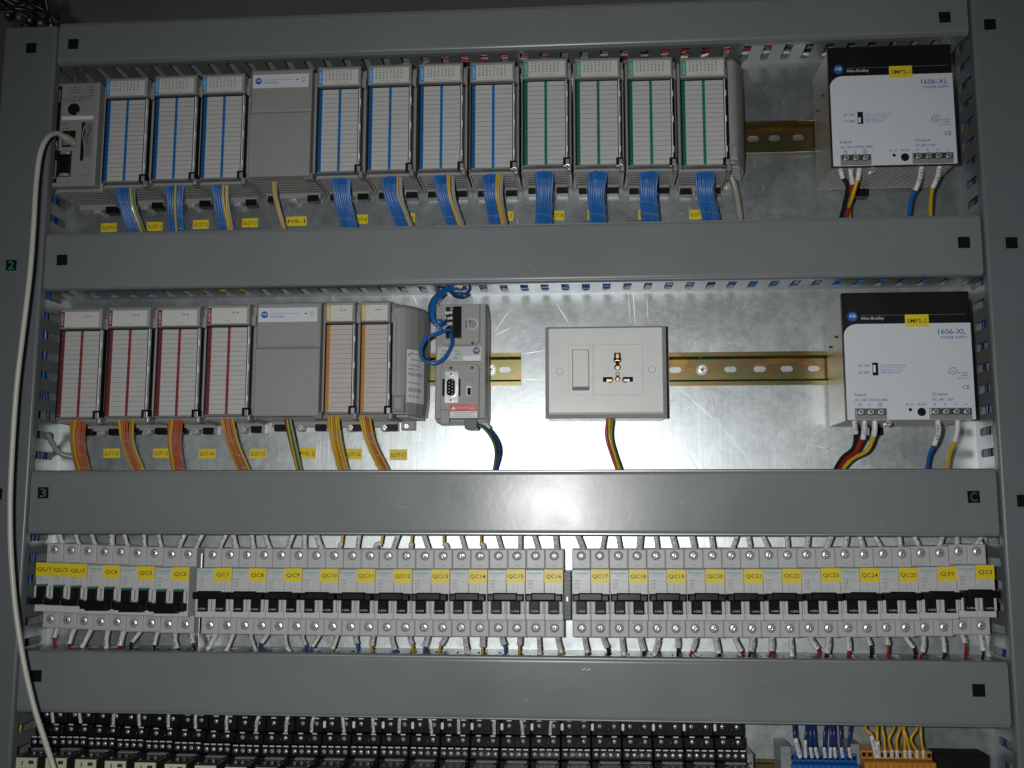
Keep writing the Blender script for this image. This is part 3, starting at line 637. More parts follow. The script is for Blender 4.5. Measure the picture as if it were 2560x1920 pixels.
# ------------------------------------------------------------------ power supplies
def psu(cxp, topp, num, lab):
    a = V(cxp, topp, -80); W, H = 118.5, 123.0; x0 = -W/2
    t = thing('power_supply', lab, 'power supply', (a.x*mm, 0, a.z*mm), 'white and black power supplies')
    MB().box(x0+1, x0+W-1, -76, -8, -H+1, -.5, 'psu_metal').build('metal_case', t, 0.8)
    u = lambda q: x0+q*W
    v = lambda q: -q*H
    MB().chbox(x0, x0+W, -80, -74, -H, 0, 'psu_black', 1.2).build('front_frame', t)
    mb = MB(); r = 11; pts = [(x0+.4, -H), (x0+W-.2, -H), (x0+W-.2, v(.25))]+[(x0+.4+r*1.15-r*1.15*math.sin(R(90*k/8)), v(.25)-r+r*math.cos(R(90*k/8))) for k in range(9)]
    mb.prism(pts, -81.2, -79.9, 'psu_white'); pan = mb.build('white_panel', t, 0.25)
    mb = MB(); mb.text('1606-XL', u(.85), v(.318), 5.2, -81.4, 'ink_blue', w=25.5).text('POWER SUPPLY', u(.865), v(.364), 2.7, -81.4, 'ink_blue', w=25)
    mb.text('AC 120V', u(.148), v(.578), 2.5, -81.4, 'ink_blue', w=11).text('AC 240V', u(.148), v(.632), 2.5, -81.4, 'ink_blue', w=11)
    for k, s_ in enumerate(('Hazardous Location Warning', 'Do not Open or Disconnect', 'Under Power or Load', 'When Switch Live')): mb.text(s_, u(.275)+(24-k*1.8)/2, v(.579+.0185*k), 1.6, -81.4, 'ink_blue', w=24-k*1.8)
    mb.ring(u(.842), v(.626), 3.1, 3.6, -81.4, -81.2, 'ink_blue', 24).text('UL', u(.842), v(.626), 3.0, -81.4, 'ink_blue', w=2.8).text('C', u(.803), v(.642), 1.8, -81.4, 'ink_blue').text('US LISTED', u(.918), v(.640), 1.7, -81.4, 'ink_blue', w=10).text('18WM', u(.925), v(.660), 1.5, -81.4, 'ink_blue', w=5).text('IND.CONT.EQ.', u(.918), v(.682), 1.5, -81.4, 'ink_blue', w=11)
    mb.text('CE', u(.935), v(.752), 3.9, -81.4, 'ink_blue', w=6.4)
    mb.text('Input', u(.113), v(.806), 3.7, -81.4, 'ink_blue', w=11.2).text('AC 100-120/200-240V', u(.198), v(.845), 2.6, -81.4, 'ink_blue', w=31)
    mb.text('N', u(.105), v(.882), 3.0, -81.4, 'ink_blue').text('L', u(.183), v(.882), 3.0, -81.4, 'ink_blue').ring(u(.262), v(.882), 1.7, 2.1, -81.4, -81.2, 'ink_blue', 18).text('+', u(.262), v(.882), 2.0, -81.4, 'ink_blue')
    mb.text('DC ok', u(.49), v(.882), 2.1, -81.4, 'ink_blue', w=7).text('24-28V', u(.585), v(.882), 2.1, -81.4, 'ink_blue', w=8.5)
    mb.text('Output', u(.73), v(.806), 3.7, -81.4, 'ink_blue', w=14.5).text('DC 24V / 10A', u(.75), v(.845), 2.6, -81.4, 'ink_blue', w=19)
    for q, s_ in ((.685, '+'), (.765, '+'), (.845, '-'), (.925, '-')): mb.text(s_, u(q), v(.882), 2.2 if s_ == '+' else .6, -81.4, 'ink_blue', w=2.4)
    mb.build('panel_lettering', pan)
    mb = MB(); ab_logo(mb, u(.078), v(.19), 4.7, -80.05); mb.text('Allen-Bradley', u(.235), v(.208), 3.7, -80.3, 'paper_head', w=21.5).box(u(.14), u(.97), -80.25, -80.05, v(.183), v(.181), 'ink_soft'); mb.build('logo_print', t)
    tg = MB().box(u(.487), u(.672), -81.95, -81.3, v(.277), v(.182), 'yellow_tag').build('name_tag', t, label='yellow name tag reading SMPS-%d' % num)
    MB().text('SMPS-%d' % num, u(.58), v(.232), 4.2, -82.1, 'ink', w=18.5).build('tag_lettering', tg)
    MB().box(u(.215), u(.26), -81.5, -81.1, v(.655), v(.556), 'black_matte').box(u(.219), u(.238), -82.4, -81.5, v(.632 if num == 2 else .645), v(.575 if num == 2 else .605), 'white').build('voltage_switch', t)
    MB().disc(u(.495), v(.922), 1.6, -81.4, -81, 'black_matte', 16).build('indicator_hole', t); MB().disc(u(.582), v(.94), 4.0, -81.4, -81, 'black_matte', 24).build('adjuster_hole', t)
    for lo, hi, qs, nm in ((.062, .308, (.105, .183, .262), 'input_terminal_block'), (.64, .965, (.685, .765, .845, .925), 'output_terminal_block')):
        b = MB().chbox(u(lo), u(hi), -83, -78, v(1.0)+.5, v(.911), 'tb_grey', .6).box(u(lo)+.8, u(hi)-.8, -83.3, -82.9, v(.962), v(.917), 'steel').build(nm, t, 0.2)
        for q in qs:
            mb = MB(); mb.ring(u(q), v(.939), 2.9, 3.5, -83.5, -83.3, 'ink', 16).disc(u(q), v(.939), 2.6, -84.1, -83.3, 'screw_metal', 14)
            an = random.uniform(0, 180)
            for d in (0, 90):
                c, s_ = math.cos(R(an+d)), math.sin(R(an+d)); e = (c*2.1, s_*2.1); n = (-s_*.35, c*.35)
                mb.add([(u(q)+e[0]+n[0], -84.25, v(.939)+e[1]+n[1]), (u(q)+e[0]-n[0], -84.25, v(.939)+e[1]-n[1]), (u(q)-e[0]-n[0], -84.25, v(.939)-e[1]-n[1]), (u(q)-e[0]+n[0], -84.25, v(.939)-e[1]+n[1])], [(0, 1, 2, 3)], 'ink')
            mb.build('terminal_screw', b)
    # perforated bottom: lattice of crossing strips a little below the case floor
    mb = MB(); x1, x2, y1, y2, z = x0+2, x0+W-6, -72.0, -12.0, -H+.35
    mb.box(x1, x2, y1-2, y1, z-.6, z+.6, 'grille').box(x1, x2, y2, y2+2, z-.6, z+.6, 'grille').box(x1-1.5, x1, y1-2, y2+2, z-.6, z+.6, 'grille').box(x2, x2+1.5, y1-2, y2+2, z-.6, z+.6, 'grille')
    def strip(xa, sgn):
        L_ = (y2-y1)*1.5; pa = [xa, y1]; pb = [xa+sgn*L_, y2]
        # clip in x
        (ax, ay), (bx, by) = pa, pb
        def clipx(ax, ay, bx, by, lim, keep_less):
            if (ax > lim) == keep_less and (bx > lim) == keep_less: return None
            if ((ax > lim) != (bx > lim)):
                f = (lim-ax)/(bx-ax); my = ay+(by-ay)*f
                if (ax > lim) == keep_less: ax, ay = lim, my
                else: bx, by = lim, my
            return ax, ay, bx, by
        q = clipx(ax, ay, bx, by, x2, True)
        if not q: return
        q = clipx(*q, x1, False)
        if not q: return
        ax, ay, bx, by = q; d = Vector((bx-ax, by-ay))
        if d.length < .5: return
        n = Vector((-d.y, d.x)).normalized()*.75
        vs = [(ax+n.x, ay+n.y, z-.4), (ax-n.x, ay-n.y, z-.4), (bx-n.x, by-n.y, z-.4), (bx+n.x, by+n.y, z-.4)]; vs += [(p[0], p[1], z+.3) for p in vs]
        mb.add(vs, [(0, 1, 2, 3), (7, 6, 5, 4), (0, 4, 5, 1), (2, 6, 7, 3), (1, 5, 6, 2), (0, 3, 7, 4)], 'grille')
    xa = x1-110
    while xa < x2+110: strip(xa, 1); strip(xa, -1); xa += 7.6
    mb.build('perforated_base', t)
    MB().box(x0+3, x0+W-7, -71, -13, -H+.75, -H+.9, 'black_matte').build('black_backing', t)  # black sheet stands in for the unlit inside behind the grille
    MB().chbox(-20, -7, -14, 0, -H-9, -H-1, 'black', .8).build('rail_latch', t)
    MB().disc(-19.5, -H-2.5, 2.9, -75, -68, 'screw_metal', 14).box(-21.5, -17.5, -75.3, -75, -H-2.9, -H-2.1, 'ink').build('case_screw', t)
    for (yy, zz) in ((-28, -44), (-52, -38)): MB().tube([(x0-.9, yy, zz), (x0+1.2, yy, zz)], 1.3, 'ink', 10, False).build('side_screw', t)
psu(2222, 114, 1, 'upper white and black power supply with tag SMPS-1')
psu(2261.5, 730, 2, 'lower white and black power supply with tag SMPS-2')

# ------------------------------------------------------------------ serial adapter
a = V(1151, 759, -58)
t = thing('network_adapter', 'grey communication adapter with a serial port and blue wires, beside the curved end cap', 'adapter', (a.x*mm, 0, a.z*mm))
q = .0963
ax_ = lambda X: (X-540)*q
az = lambda Y: -(Y-245)*.0975
MB().chbox(ax_(275), ax_(805), -54, -6, az(1445), az(245), 'mod_grey', 1.2).box(ax_(750), ax_(805), -58, -54, az(1440), az(246), 'mod_grey').box(ax_(280), ax_(805), -50, -9, az(1470), az(1445), 'mod_grey').box(ax_(805), ax_(812), -30, -8, az(1420), az(330), 'mod_grey').build('housing', t, 0.8)
up = MB().rrect(ax_(335), ax_(745), az(680), az(248), 6, -57.5, -54, 'mod_grey', corners=(1, 0, 0, 1)).build('upper_panel', t, 0.7)
lp = MB().rrect(ax_(335), ax_(742), az(1440), az(872), 6, -57.5, -54, 'mod_grey', corners=(0, 1, 1, 0)).build('lower_panel', t, 0.7)
mb = MB().box(ax_(480), ax_(557), -63, -57, az(612), az(283), 'black_gloss').box(ax_(390), ax_(480), -60, -57, az(612), az(283), 'black')
for k in range(5): z = az(335+k*58); mb.box(ax_(395), ax_(440), -60.6, -60, z-2.2, z+2.2, 'black_matte')
mb.disc(ax_(450), az(305), 1.5, -61, -60, 'chrome', 10); mb.build('terminal_plug', t, 0.3)
mb = MB().box(ax_(610), ax_(650), -58.2, -57.5, az(440), az(403), 'chrome').ring(ax_(670), az(462), 4.6, 6.0, -59.5, -57.5, 'chrome', 28).disc(ax_(670), az(462), 4.6, -58.2, -57.5, 'mod_grey', 24)
for k in range(8): c, s_ = math.cos(k*.785), math.sin(k*.785); mb.disc(ax_(670)+2.9*c, az(462)+2.9*s_, .6, -58.5, -58.2, 'ink', 8)
mb.disc(ax_(670), az(462), .7, -58.5, -58.2, 'ink', 8).box(ax_(598), ax_(606), -58, -57.5, az(500), az(425), 'black_matte'); mb.build('round_port', t)
mb = MB()
for X, Y, c in ((672, 662, 'led_green'), (445, 918, 'led_green'), (668, 918, 'led_green')): MB().ring(ax_(X), az(Y), 1.3, 1.9, -58.1, -57.4, 'mod_dark', 16).disc(ax_(X), az(Y), 1.35, -57.9, -57.4, c, 14).build('status_light', t)
pl = MB().box(ax_(298), ax_(768), -58.3, -53.9, az(852), az(697), 'mcb').build('label_plate', t, 0.2)
mb = MB(); ab_logo(mb, ax_(712), az(742), 3.6, -58.3, 'ab_navy', 'white'); mb.box(ax_(575), ax_(746), -58.5, -58.3, az(845), az(795), 'white').disc(ax_(448), az(778), 2.3, -59.2, -58.3, 'chrome', 18)
for X, Y, s_ in ((375, 740, '9600'), (505, 740, '19.2K'), (360, 776, '4800'), (518, 776, '38.4K'), (365, 812, 'AUTO'), (495, 815, '300'), (430, 838, 'BAUD')): mb.text(s_, ax_(X), az(Y), 1.5, -58.5, 'ink', w=5.2)
mb.build('label_print', pl)
mb = MB().rrect(ax_(385), ax_(528), az(1282), az(958), 1.2, -59.5, -57.5, 'chrome').rrect(ax_(400), ax_(505), az(1222), az(1028), 4.2, -62.5, -59.5, 'chrome').rrect(ax_(410), ax_(496), az(1212), az(1038), 3.4, -62.7, -62.5, 'black_matte')
mb.box(ax_(358), ax_(383), -59, -57.5, az(1212), az(1032), 'black_gloss').box(ax_(530), ax_(548), -59, -57.5, az(1212), az(1032), 'black_gloss')
for k in range(5): mb.disc(ax_(470), az(1060+k*33), .55, -63.6, -62.7, 'chrome', 8)
for k in range(4): mb.disc(ax_(437), az(1078+k*33), .55, -63.6, -62.7, 'chrome', 8)
for Y in (985, 1255): mb.disc(ax_(452), az(Y), 2.2, -61, -59.5, 'steel', 6).disc(ax_(452), az(Y), 1.1, -61.2, -61, 'ink', 10)
mb.build('serial_port', t, 0.2)
MB().box(ax_(610), ax_(660), -58.1, -57.5, az(1206), az(1108), 'white').box(ax_(620), ax_(656), -58.3, -58.1, az(1200), az(1126), 'black_matte').box(ax_(628), ax_(650), -59.2, -58.3, az(1172), az(1140), 'black_gloss').build('slide_switch', t)
wl = MB().box(ax_(440), ax_(722), -58.0, -57.4, az(1436), az(1368), 'white').box(ax_(440), ax_(722), -58.0, -57.4, az(1368), az(1297), 'danger').build('warning_label', t)
MB().text('DANGER', ax_(560), az(1330), 2.3, -58.2, 'paper_head', w=11).text('EXPLOSION', ax_(668), az(1320), 1.4, -58.2, 'paper_head', w=8).text('HAZARD', ax_(668), az(1342), 1.4, -58.2, 'paper_head', w=7).text('DO NOT DISCONNECT EQUIPMENT', ax_(580), az(1382), 1.1, -58.2, 'ink', w=24).text('WHEN ENERGIZED OR', ax_(580), az(1400), 1.1, -58.2, 'ink', w=18).text('UNLESS AREA IS NON HAZARDOUS', ax_(580), az(1419), 1.1, -58.2, 'ink', w=24).add([(ax_(455), -58.2, az(1350)), (ax_(500), -58.2, az(1350)), (ax_(478), -58.2, az(1310))], [(0, 1, 2)], 'white').build('warning_print', wl)
mb = MB().text('RS-232', ax_(640), az(1025), 1.3, -57.7, 'ink_soft', w=12).text('CABLE', ax_(640), az(1045), 1.3, -57.7, 'ink_soft', w=8).text('EXTERNAL', ax_(650), az(1250), 1.2, -57.7, 'ink_soft', w=12).text('NET', ax_(600), az(662), 1.2, -57.7, 'ink_soft', w=5).text('TX', ax_(620), az(918), 1.2, -57.7, 'ink_soft'); mb.build('panel_lettering', t)
MB().rrect(ax_(335), ax_(440), az(1505), az(1345), 3.5, -60, -54, 'mod_grey').build('thumb_grip', t, 1.0)
MB().rrect(ax_(592), ax_(722), az(1552), az(1440), 2.5, -57, -44, 'clip_dark').build('power_plug', t, 0.6)

# ------------------------------------------------------------------ mains socket
a = V(1513, 815, -50); q2 = 121.0/840
t = thing('wall_socket', 'white mains socket with rocker switch, mounted on the bare plate', 'socket', (a.x*mm, 0, a.z*mm))
sx = lambda X: (X-645)*q2
sz = lambda Y: -(Y-485)*q2
MB().rrect(sx(235), sx(1055), sz(1122), sz(492), 2, -43, 0, 'white_warm').build('back_box', t, 0.6)
MB().chbox(sx(225), sx(1065), -50, -43.4, sz(1130), sz(485), 'socket_rim_shaded', 3.8).build('cover_plate', t, 0.3)  # shade of the turned-away bevel is put into the rim's grey
fp = MB().rrect(sx(250), sx(1036), sz(1092), sz(500), 1.2, -50.9, -49.9, 'white_warm').build('face_plate', t, 0.35)
mb = MB()
def outline(x0, x1, z0, z1, th=.22, y=-51.05, m='line'):
    mb.box(x0, x1, y, y+.2, z0-th, z0, m).box(x0, x1, y, y+.2, z1, z1+th, m).box(x0-th, x0, y, y+.2, z0, z1, m).box(x1, x1+th, y, y+.2, z0, z1, m)
outline(sx(560), sx(900), sz(970), sz(620), .18); outline(sx(388), sx(556), sz(970), sz(620), .12, m='ink_soft'); mb.build('module_seams', fp)
rk = MB().box(sx(412), sx(531), -51.05, -50.8, sz(938), sz(650), 'line').build('rocker_recess', t)
MB().chbox(sx(416), sx(527), -53.4, -51.0, sz(914), sz(654), 'white_warm', .8).build('rocker', rk)
mb = MB(); 
mb.rrect(sx(704), sx(750), sz(712), sz(676), .6, -51.1, -50.8, 'black_matte').disc(sx(727), sz(724), 4.0, -51.15, -50.8, 'black_matte', 20).disc(sx(727), sz(778), 3.3, -51.1, -50.8, 'black_matte', 20).box(sx(716), sx(738), -51.12, -50.8, sz(775), sz(730), 'black_matte')
mb.disc(sx(727), sz(826), 2.1, -51.1, -50.8, 'black_matte', 16).disc(sx(727), sz(858), 2.7, -51.1, -50.8, 'black_matte', 18)
for X0, X1, cxx in ((625, 692, 676), (763, 832, 778)): mb.rrect(sx(X0), sx(X1), sz(880), sz(846), .5, -51.1, -50.8, 'black_matte').disc(sx(cxx), sz(866), 3.0, -51.12, -50.8, 'black_matte', 16)
hl = mb.build('pin_holes', t)  # flat black inlays paint the darkness inside the holes
MB().tube([(sx(727)-2.6, -51.5, sz(735)), (sx(727), -52.0, sz(728)), (sx(727)+2.6, -51.5, sz(735))], 1.1, 'copper', 8).box(sx(717), sx(737), -51.6, -51.2, sz(714), sz(684), 'copper').disc(sx(727), sz(783), 2.1, -51.7, -51.2, 'copper', 14).disc(sx(727), sz(826), 1.3, -51.6, -51.2, 'chrome', 12).disc(sx(727), sz(862), 1.7, -51.6, -51.2, 'copper', 12).box(sx(650), sx(688), -51.5, -51.2, sz(878), sz(862), 'copper').box(sx(768), sx(808), -51.5, -51.2, sz(878), sz(862), 'chrome').build('pin_contacts', hl)
for X, Y in ((325, 803), (963, 795)): MB().ring(sx(X), sz(Y), 3.4, 3.75, -51.05, -50.8, 'line', 28).disc(sx(X), sz(Y), 3.4, -51.5, -50.8, 'white_warm', 24).disc(sx(X), sz(Y), 1.1, -51.8, -51.4, 'white', 10).build('screw_cap', t, 0.3)

# ------------------------------------------------------------------ yellow tags stuck to the plate
def tagp(px, py, text, w=44, h=25, visible=None, lab=None):
    p = V(px, py, -0.6); W, H = w*.405, h*.405
    t = MB().box(-W/2, W/2, -.35, 0, -H/2, H/2, 'yellow_tag').build('name_tag', None, loc=(p.x*mm, -0.4*mm, p.z*mm)); t.rotation_euler = (0, random.uniform(-.025, .025), 0)
    tag(t, lab or 'yellow tag reading %s on the back plate' % text, 'name tag', 'yellow tags on the plate')
    MB().text(text, 0, -.3, 4.2, -.5, 'ink', w=W*.86).build('tag_lettering', t)
for px, py, s_ in ((272, 569, 'SLOT-0'), (386, 566, 'SLOT-1'), (502, 561, 'SLOT-2'), (625, 557, 'SLOT-3')): tagp(px, py, s_)
tagp(741, 553, 'P/S-1', 56, 26)
for px, py, s_ in ((899, 548, 'SLOT-4'), (1017, 545, 'SLOT-5'), (1134, 543, 'SLOT-6'), (1263, 540, 'SLOT-7'), (1390, 538, 'SLOT-8'), (1490, 536, 'SLOT-9'), (1617, 536, 'SLOT-10'), (1744, 536, 'SLOT-11')): tagp(px, py, s_)
for px, py, s_ in ((279, 1133, 'SLOT-12'), (403, 1133, 'SLOT-13'), (517, 1134, 'SLOT-14'), (645, 1134, 'SLOT-15')): tagp(px, py, s_)
tagp(769, 1133, 'P/S-2', 46, 28)
for px, py, s_ in ((883, 1135, 'SLOT-16'), (996, 1137, 'SLOT-17')): tagp(px, py, s_, 46, 28)

# ------------------------------------------------------------------ circuit breakers
def pole_boxes(mb, x0, x1):
    mb.chbox(x0, x1, -43, -8, 0.3, 19.2, 'mcb', .9).chbox(x0, x1, -43, -8, -65.5, -47.8, 'mcb', .9)
    mb.chbox(x0, x1, -60, -8, -47.6, 0.1, 'mcb_nose', .6)
def mcb_mesh(n):
    k = ('mcb', n)
    if k in MESH: return MESH[k]
    mb = MB(); W = 17.75
    for i in range(n):
        x0 = (i-n/2)*W+.1; x1 = x0+W-.2; pole_boxes(mb, x0, x1); xm = (x0+x1)/2
        for zz in (14.0, -57.0): mb.ring(xm, zz-1.2 if zz > 0 else zz+.2, 4.5, 5.2, -43.2, -42.6, 'mcb', 24).disc(xm, zz-1.2 if zz > 0 else zz+.2, 4.5, -43.05, -42, 'line', 20)  # dark disc round each screw paints the shade of its recess
        mb.box(xm-5, xm+5, -43.15, -43, -50.9, -50.5, 'line').box(xm-5, xm+5, -43.15, -43, -52.2, -51.9, 'line')
        mb.box(x0+.3, x1-.3, -60.25, -59.9, -41.3, -41.0, 'line').box(x0+.3, x1-.3, -60.12, -60, -20.0, -19.8, 'line')
    MESH[k] = mb.mesh('breaker_body'); return MESH[k]
def ears_mesh(n, down):
    k = ('ears', n, down)
    if k in MESH: return MESH[k]
    mb = MB(); W = 17.75; a, b = ((-41, -29.5) if not down else (-33, -22))
    for i in range(n):
        xm = (i-n/2+.5)*W
        for s_ in (-1, 1): mb.chbox(xm+s_*5.0, xm+s_*8.0, -64.2, -60, a, b, 'mcb_nose', .9)
    MESH[k] = mb.mesh('handle_guards'); return MESH[k]
def toggle_mesh(n, down, widen=0):
    k = ('tog', n, down, widen)
    if k in MESH: return MESH[k]
    mb = MB(); W = 17.75; h = n*W/2
    if not down:
        mb.chbox(-h+.6, h-.9, -71, -61.5, -29, -22.3, 'black', 1.2); mb.chbox(-h+6, h-7, -72.2, -69, -28.4, -21.0, 'black', 1.2)
        for i in range(n):
            xm = (i-n/2+.5)*W; mb.chbox(xm-4.7, xm+4.7, -66, -60, -41.5, -27, 'black_gloss', .8)
            mb.text('I-ON', xm, -38.6, 1.9, -66.2, 'ink_pale', w=6.5)
    else:
        for i in range(n):
            xm = (i-n/2+.5)*W; mb.chbox(xm-4.7, xm+4.7, -66, -60, -38, -20.5, 'black_gloss', .8); mb.box(xm-4.4, xm+4.4, -66.15, -65.9, -22.6, -20.6, 'green')
        mb.chbox(-h+.5, h-.5, -73, -61.5, -41.5 if n > 1 else -39.5, -34, 'black', 1.2)
        if n > 1: mb.chbox(-h+6, h-6, -73.5, -66, -43.2, -36, 'black', 1.5)
    MESH[k] = mb.mesh('toggle'); return MESH[k]
def screw_mesh(v_):
    k = ('scr', v_)
    if k in MESH: return MESH[k]
    mb = MB(); n = 16; prof = [(4.0, -43.2), (3.8, -43.9), (3.0, -44.35), (1.4, -44.6)]; vs = []
    for r, y in prof: vs += [(r*math.cos(2*math.pi*i/n), y, r*math.sin(2*math.pi*i/n)) for i in range(n)]
    fs = [(j*n+i, j*n+(i+1) % n, (j+1)*n+(i+1) % n, (j+1)*n+i) for j in range(3) for i in range(n)]; mb.add(vs, fs, 'screw_metal', True); mb.add(vs[3*n:], [tuple(range(n))], 'screw_metal')
    an = v_*37+11
    for d in (0, 90):
        c, s_ = math.cos(R(an+d)), math.sin(R(an+d)); e = (c*2.5, s_*2.5); q = (-s_*.34, c*.34)
        vs = [(e[0]+q[0], e[1]+q[1]), (e[0]-q[0], e[1]-q[1]), (-e[0]-q[0], -e[1]-q[1]), (-e[0]+q[0], -e[1]+q[1])]
        mb.prism(vs, -44.75, -44.2, 'slot_dark')
    MESH[k] = mb.mesh('terminal_screw'); return MESH[k]
def print_mesh(n, rating, single=False):
    k = ('prn', n, rating)
    if k in MESH: return MESH[k]
    mb = MB(); W = 17.75; x = -n*W/2; y = -60.3
    if n == 2: mb.text('Schneider', x+9, -2.9, 3.0, y, 'ink_green', w=14.5).text('Electric', x+9, -5.6, 1.1, y, 'ink_green', w=6)
    mb.text('C60N', x+5, -10.2, 1.5, y, 'ink_soft', w=6).box(x+9, x+17, y, y+.1, -11.3, -11.15, 'ink_soft').text(rating, x+4.6, -13.3, 2.4, y, 'ink_soft').text('240/415', x+5, -16.2, .9, y, 'ink_soft', w=5).text('6000', x+5, -17.7, .9, y, 'ink_soft', w=4)
    if n == 2:
        for d in (6.5, 10.5): mb.box(d-.15, d+.15, y, y+.1, -19, -17.2, 'ink_soft').text('\\', d, -16.0, 2.2, y, 'ink_soft', w=.9).box(d-.15, d+.15, y, y+.1, -14.8, -13.8, 'ink_soft')
    else: mb.box(x+12, x+12.3, y, y+.1, -19, -13.8, 'ink_soft')
    for i in range(n): mb.text('24184', x+(i+.5)*W, 3.6, .9, -43.3, 'ink_soft', w=5)
    MESH[k] = mb.mesh('breaker_print'); return MESH[k]
ZT = [(92, 1407), (260, 1414), (432, 1420), (490, 1421), (755, 1423), (1031, 1425), (1313, 1425), (1570, 1425), (1860, 1424), (2100, 1422), (2295, 1420), (2391, 1417), (2440, 1414)]
brk = [(92, 133, 'QL/1', 1, 'C6'), (133, 176, 'QL/2', 1, 'C6'), (176, 218, 'QL/3', 1, 'C6'), (218, 301, 'QC4', 1, 'C6'), (301, 388, 'QC5', 1, 'C16'), (388, 474, 'QC6', 1, 'C16')]
Lx = [492, 580.6, 667, 755.7, 847, 938, 1031, 1124.6, 1218.7, 1313, 1408]
for i in range(10): brk.append((Lx[i], Lx[i+1], 'QC%d' % (7+i), 0, 'C10' if i < 2 else 'C4'))
Lx = [1429.3, 1524, 1619.5, 1715, 1811.6, 1907, 2003, 2100.5, 2198, 2294.5, 2391, 2485]
for i in range(11): brk.append((Lx[i], Lx[i+1], (['QC%d' % (17+k) for k in range(9)]+['Q35', 'Q23'])[i], 0, 'C10' if i == 9 else 'C4'))
POLES = []
random.seed(5)
for l, r, nm, down, rating in brk:
    n = 1 if nm.startswith('QL') else 2
    xm = (l+r)/2; a = V(xm, lerp(ZT, xm), -60); wpx = V(r, 1480, -60).x-V(l, 1480, -60).x; kx = wpx/(n*17.75)
    t = thing('circuit_breaker', '%s circuit breaker tagged %s, toggle %s' % ('single-pole' if n == 1 else 'two-pole', nm, 'down' if down else 'up'), 'breaker', (a.x*mm, 0, a.z*mm), 'miniature circuit breakers')
    t.scale = (kx, 1, 1)
    put('breaker_body', mcb_mesh(n), t, 0.25); put('handle_guards', ears_mesh(n, down), t, 0.3); put('toggle', toggle_mesh(n, down), t, 0.3); put('breaker_print', print_mesh(n, rating), t)
    for i in range(n):
        xs = (i-n/2+.5)*17.75; POLES.append(((a.x+xs*kx), a.z, nm, i))
        for zz in (12.8, -56.8): put('terminal_screw', screw_mesh(random.randrange(8)), t, loc=(xs*mm, 0, zz*mm))
    w_ = 17.4; x0 = (.1 if n == 2 else -8.85)
    tg = MB().box(x0, x0+w_+(.4 if n == 1 else 0), -60.75, -60.2, -12.4, .6, 'yellow_tag').build('name_tag', t, label='yellow name tag reading '+nm)
    tg.rotation_euler = (0, random.uniform(-.02, .02) if n == 2 else 0, 0)
    MB().text(nm, x0+w_/2, -6.2, 4.4, -60.9, 'ink', w=13 if len(nm) < 4 else 14.5).build('tag_lettering', tg)
# dark grey end stop between QC16 and QC17
a = V(1418, 1430, -48)
t = thing('end_stop', 'dark grey end stop with a screw, between breakers QC16 and QC17', 'end stop', (a.x*mm, 0, a.z*mm))
mb = MB().chbox(-3.6, 3.6, -46, -8, -46, 0, 'clip_dark', .6)
for z in (-4, -8.5, -13, -17, -33, -37, -41): mb.box(-3.2, 3.2, -47, -46, z-.6, z+.6, 'clip_dark')
mb.build('stop_body', t, 0.2); MB().disc(0, -26, 2.8, -47.6, -46, 'clip_dark', 18).box(-.5, .5, -48, -47.6, -28, -24, 'steel').build('clamp_screw', t)
a = V(484, 1420, -45)
t = thing('end_stop', 'bare metal bracket in the gap between breakers QC6 and QC7', 'bracket', (a.x*mm, 0, a.z*mm))
MB().box(-2.6, 2.6, -30, -1, -84, 14, 'steel').build('bracket_plate', t, 0.3); MB().disc(0, 0, 1.1, -31, -30, 'chrome', 10).build('bracket_screw', t); MB().disc(0, -46, 1.1, -31, -30, 'chrome', 10).build('bracket_screw', t)

# ------------------------------------------------------------------ wires at the breakers
random.seed(21)
def wire(pts_sleeve, pts_core, core, lab, rs=2.1, rc=1.4, group='sleeved wires at the breakers', cat='wire', mark=None, n=8, sleeve='sleeve'):
    t = thing('sleeved_wire', lab, cat, tuple(c*mm for c in pts_sleeve[0]), group)
    o0 = Vector(pts_sleeve[0])
    f = lambda L_: [Vector(p)-o0 for p in L_]
    sp = smooth(f(pts_sleeve), 5); MB().tube(sp, rs, sleeve, n).build('marker_sleeve', t)
    if pts_core: MB().tube(smooth(f(pts_core), 5), rc, core, n).build('wire_core', t)
    if mark:
        c = (sp[0]+sp[-1])/2; d = sp[-1]-sp[0]; an = math.degrees(math.atan2(d.z, d.x)); L_ = d.length
        MB().text(mark, 0, 0, rs*.85, 0, 'ink', w=L_*.62, rz=an).build('sleeve_print', t, loc=tuple(Vector((c.x, min(p.y for p in sp)-rs-.15, c.z))*mm))
    return t
cores_top = {'QC10': 'w_yellow', 'QC11': 'w_yellow', 'QC12': 'w_yellow', 'QC13': 'w_yellow', 'QC14': 'w_yellow'}
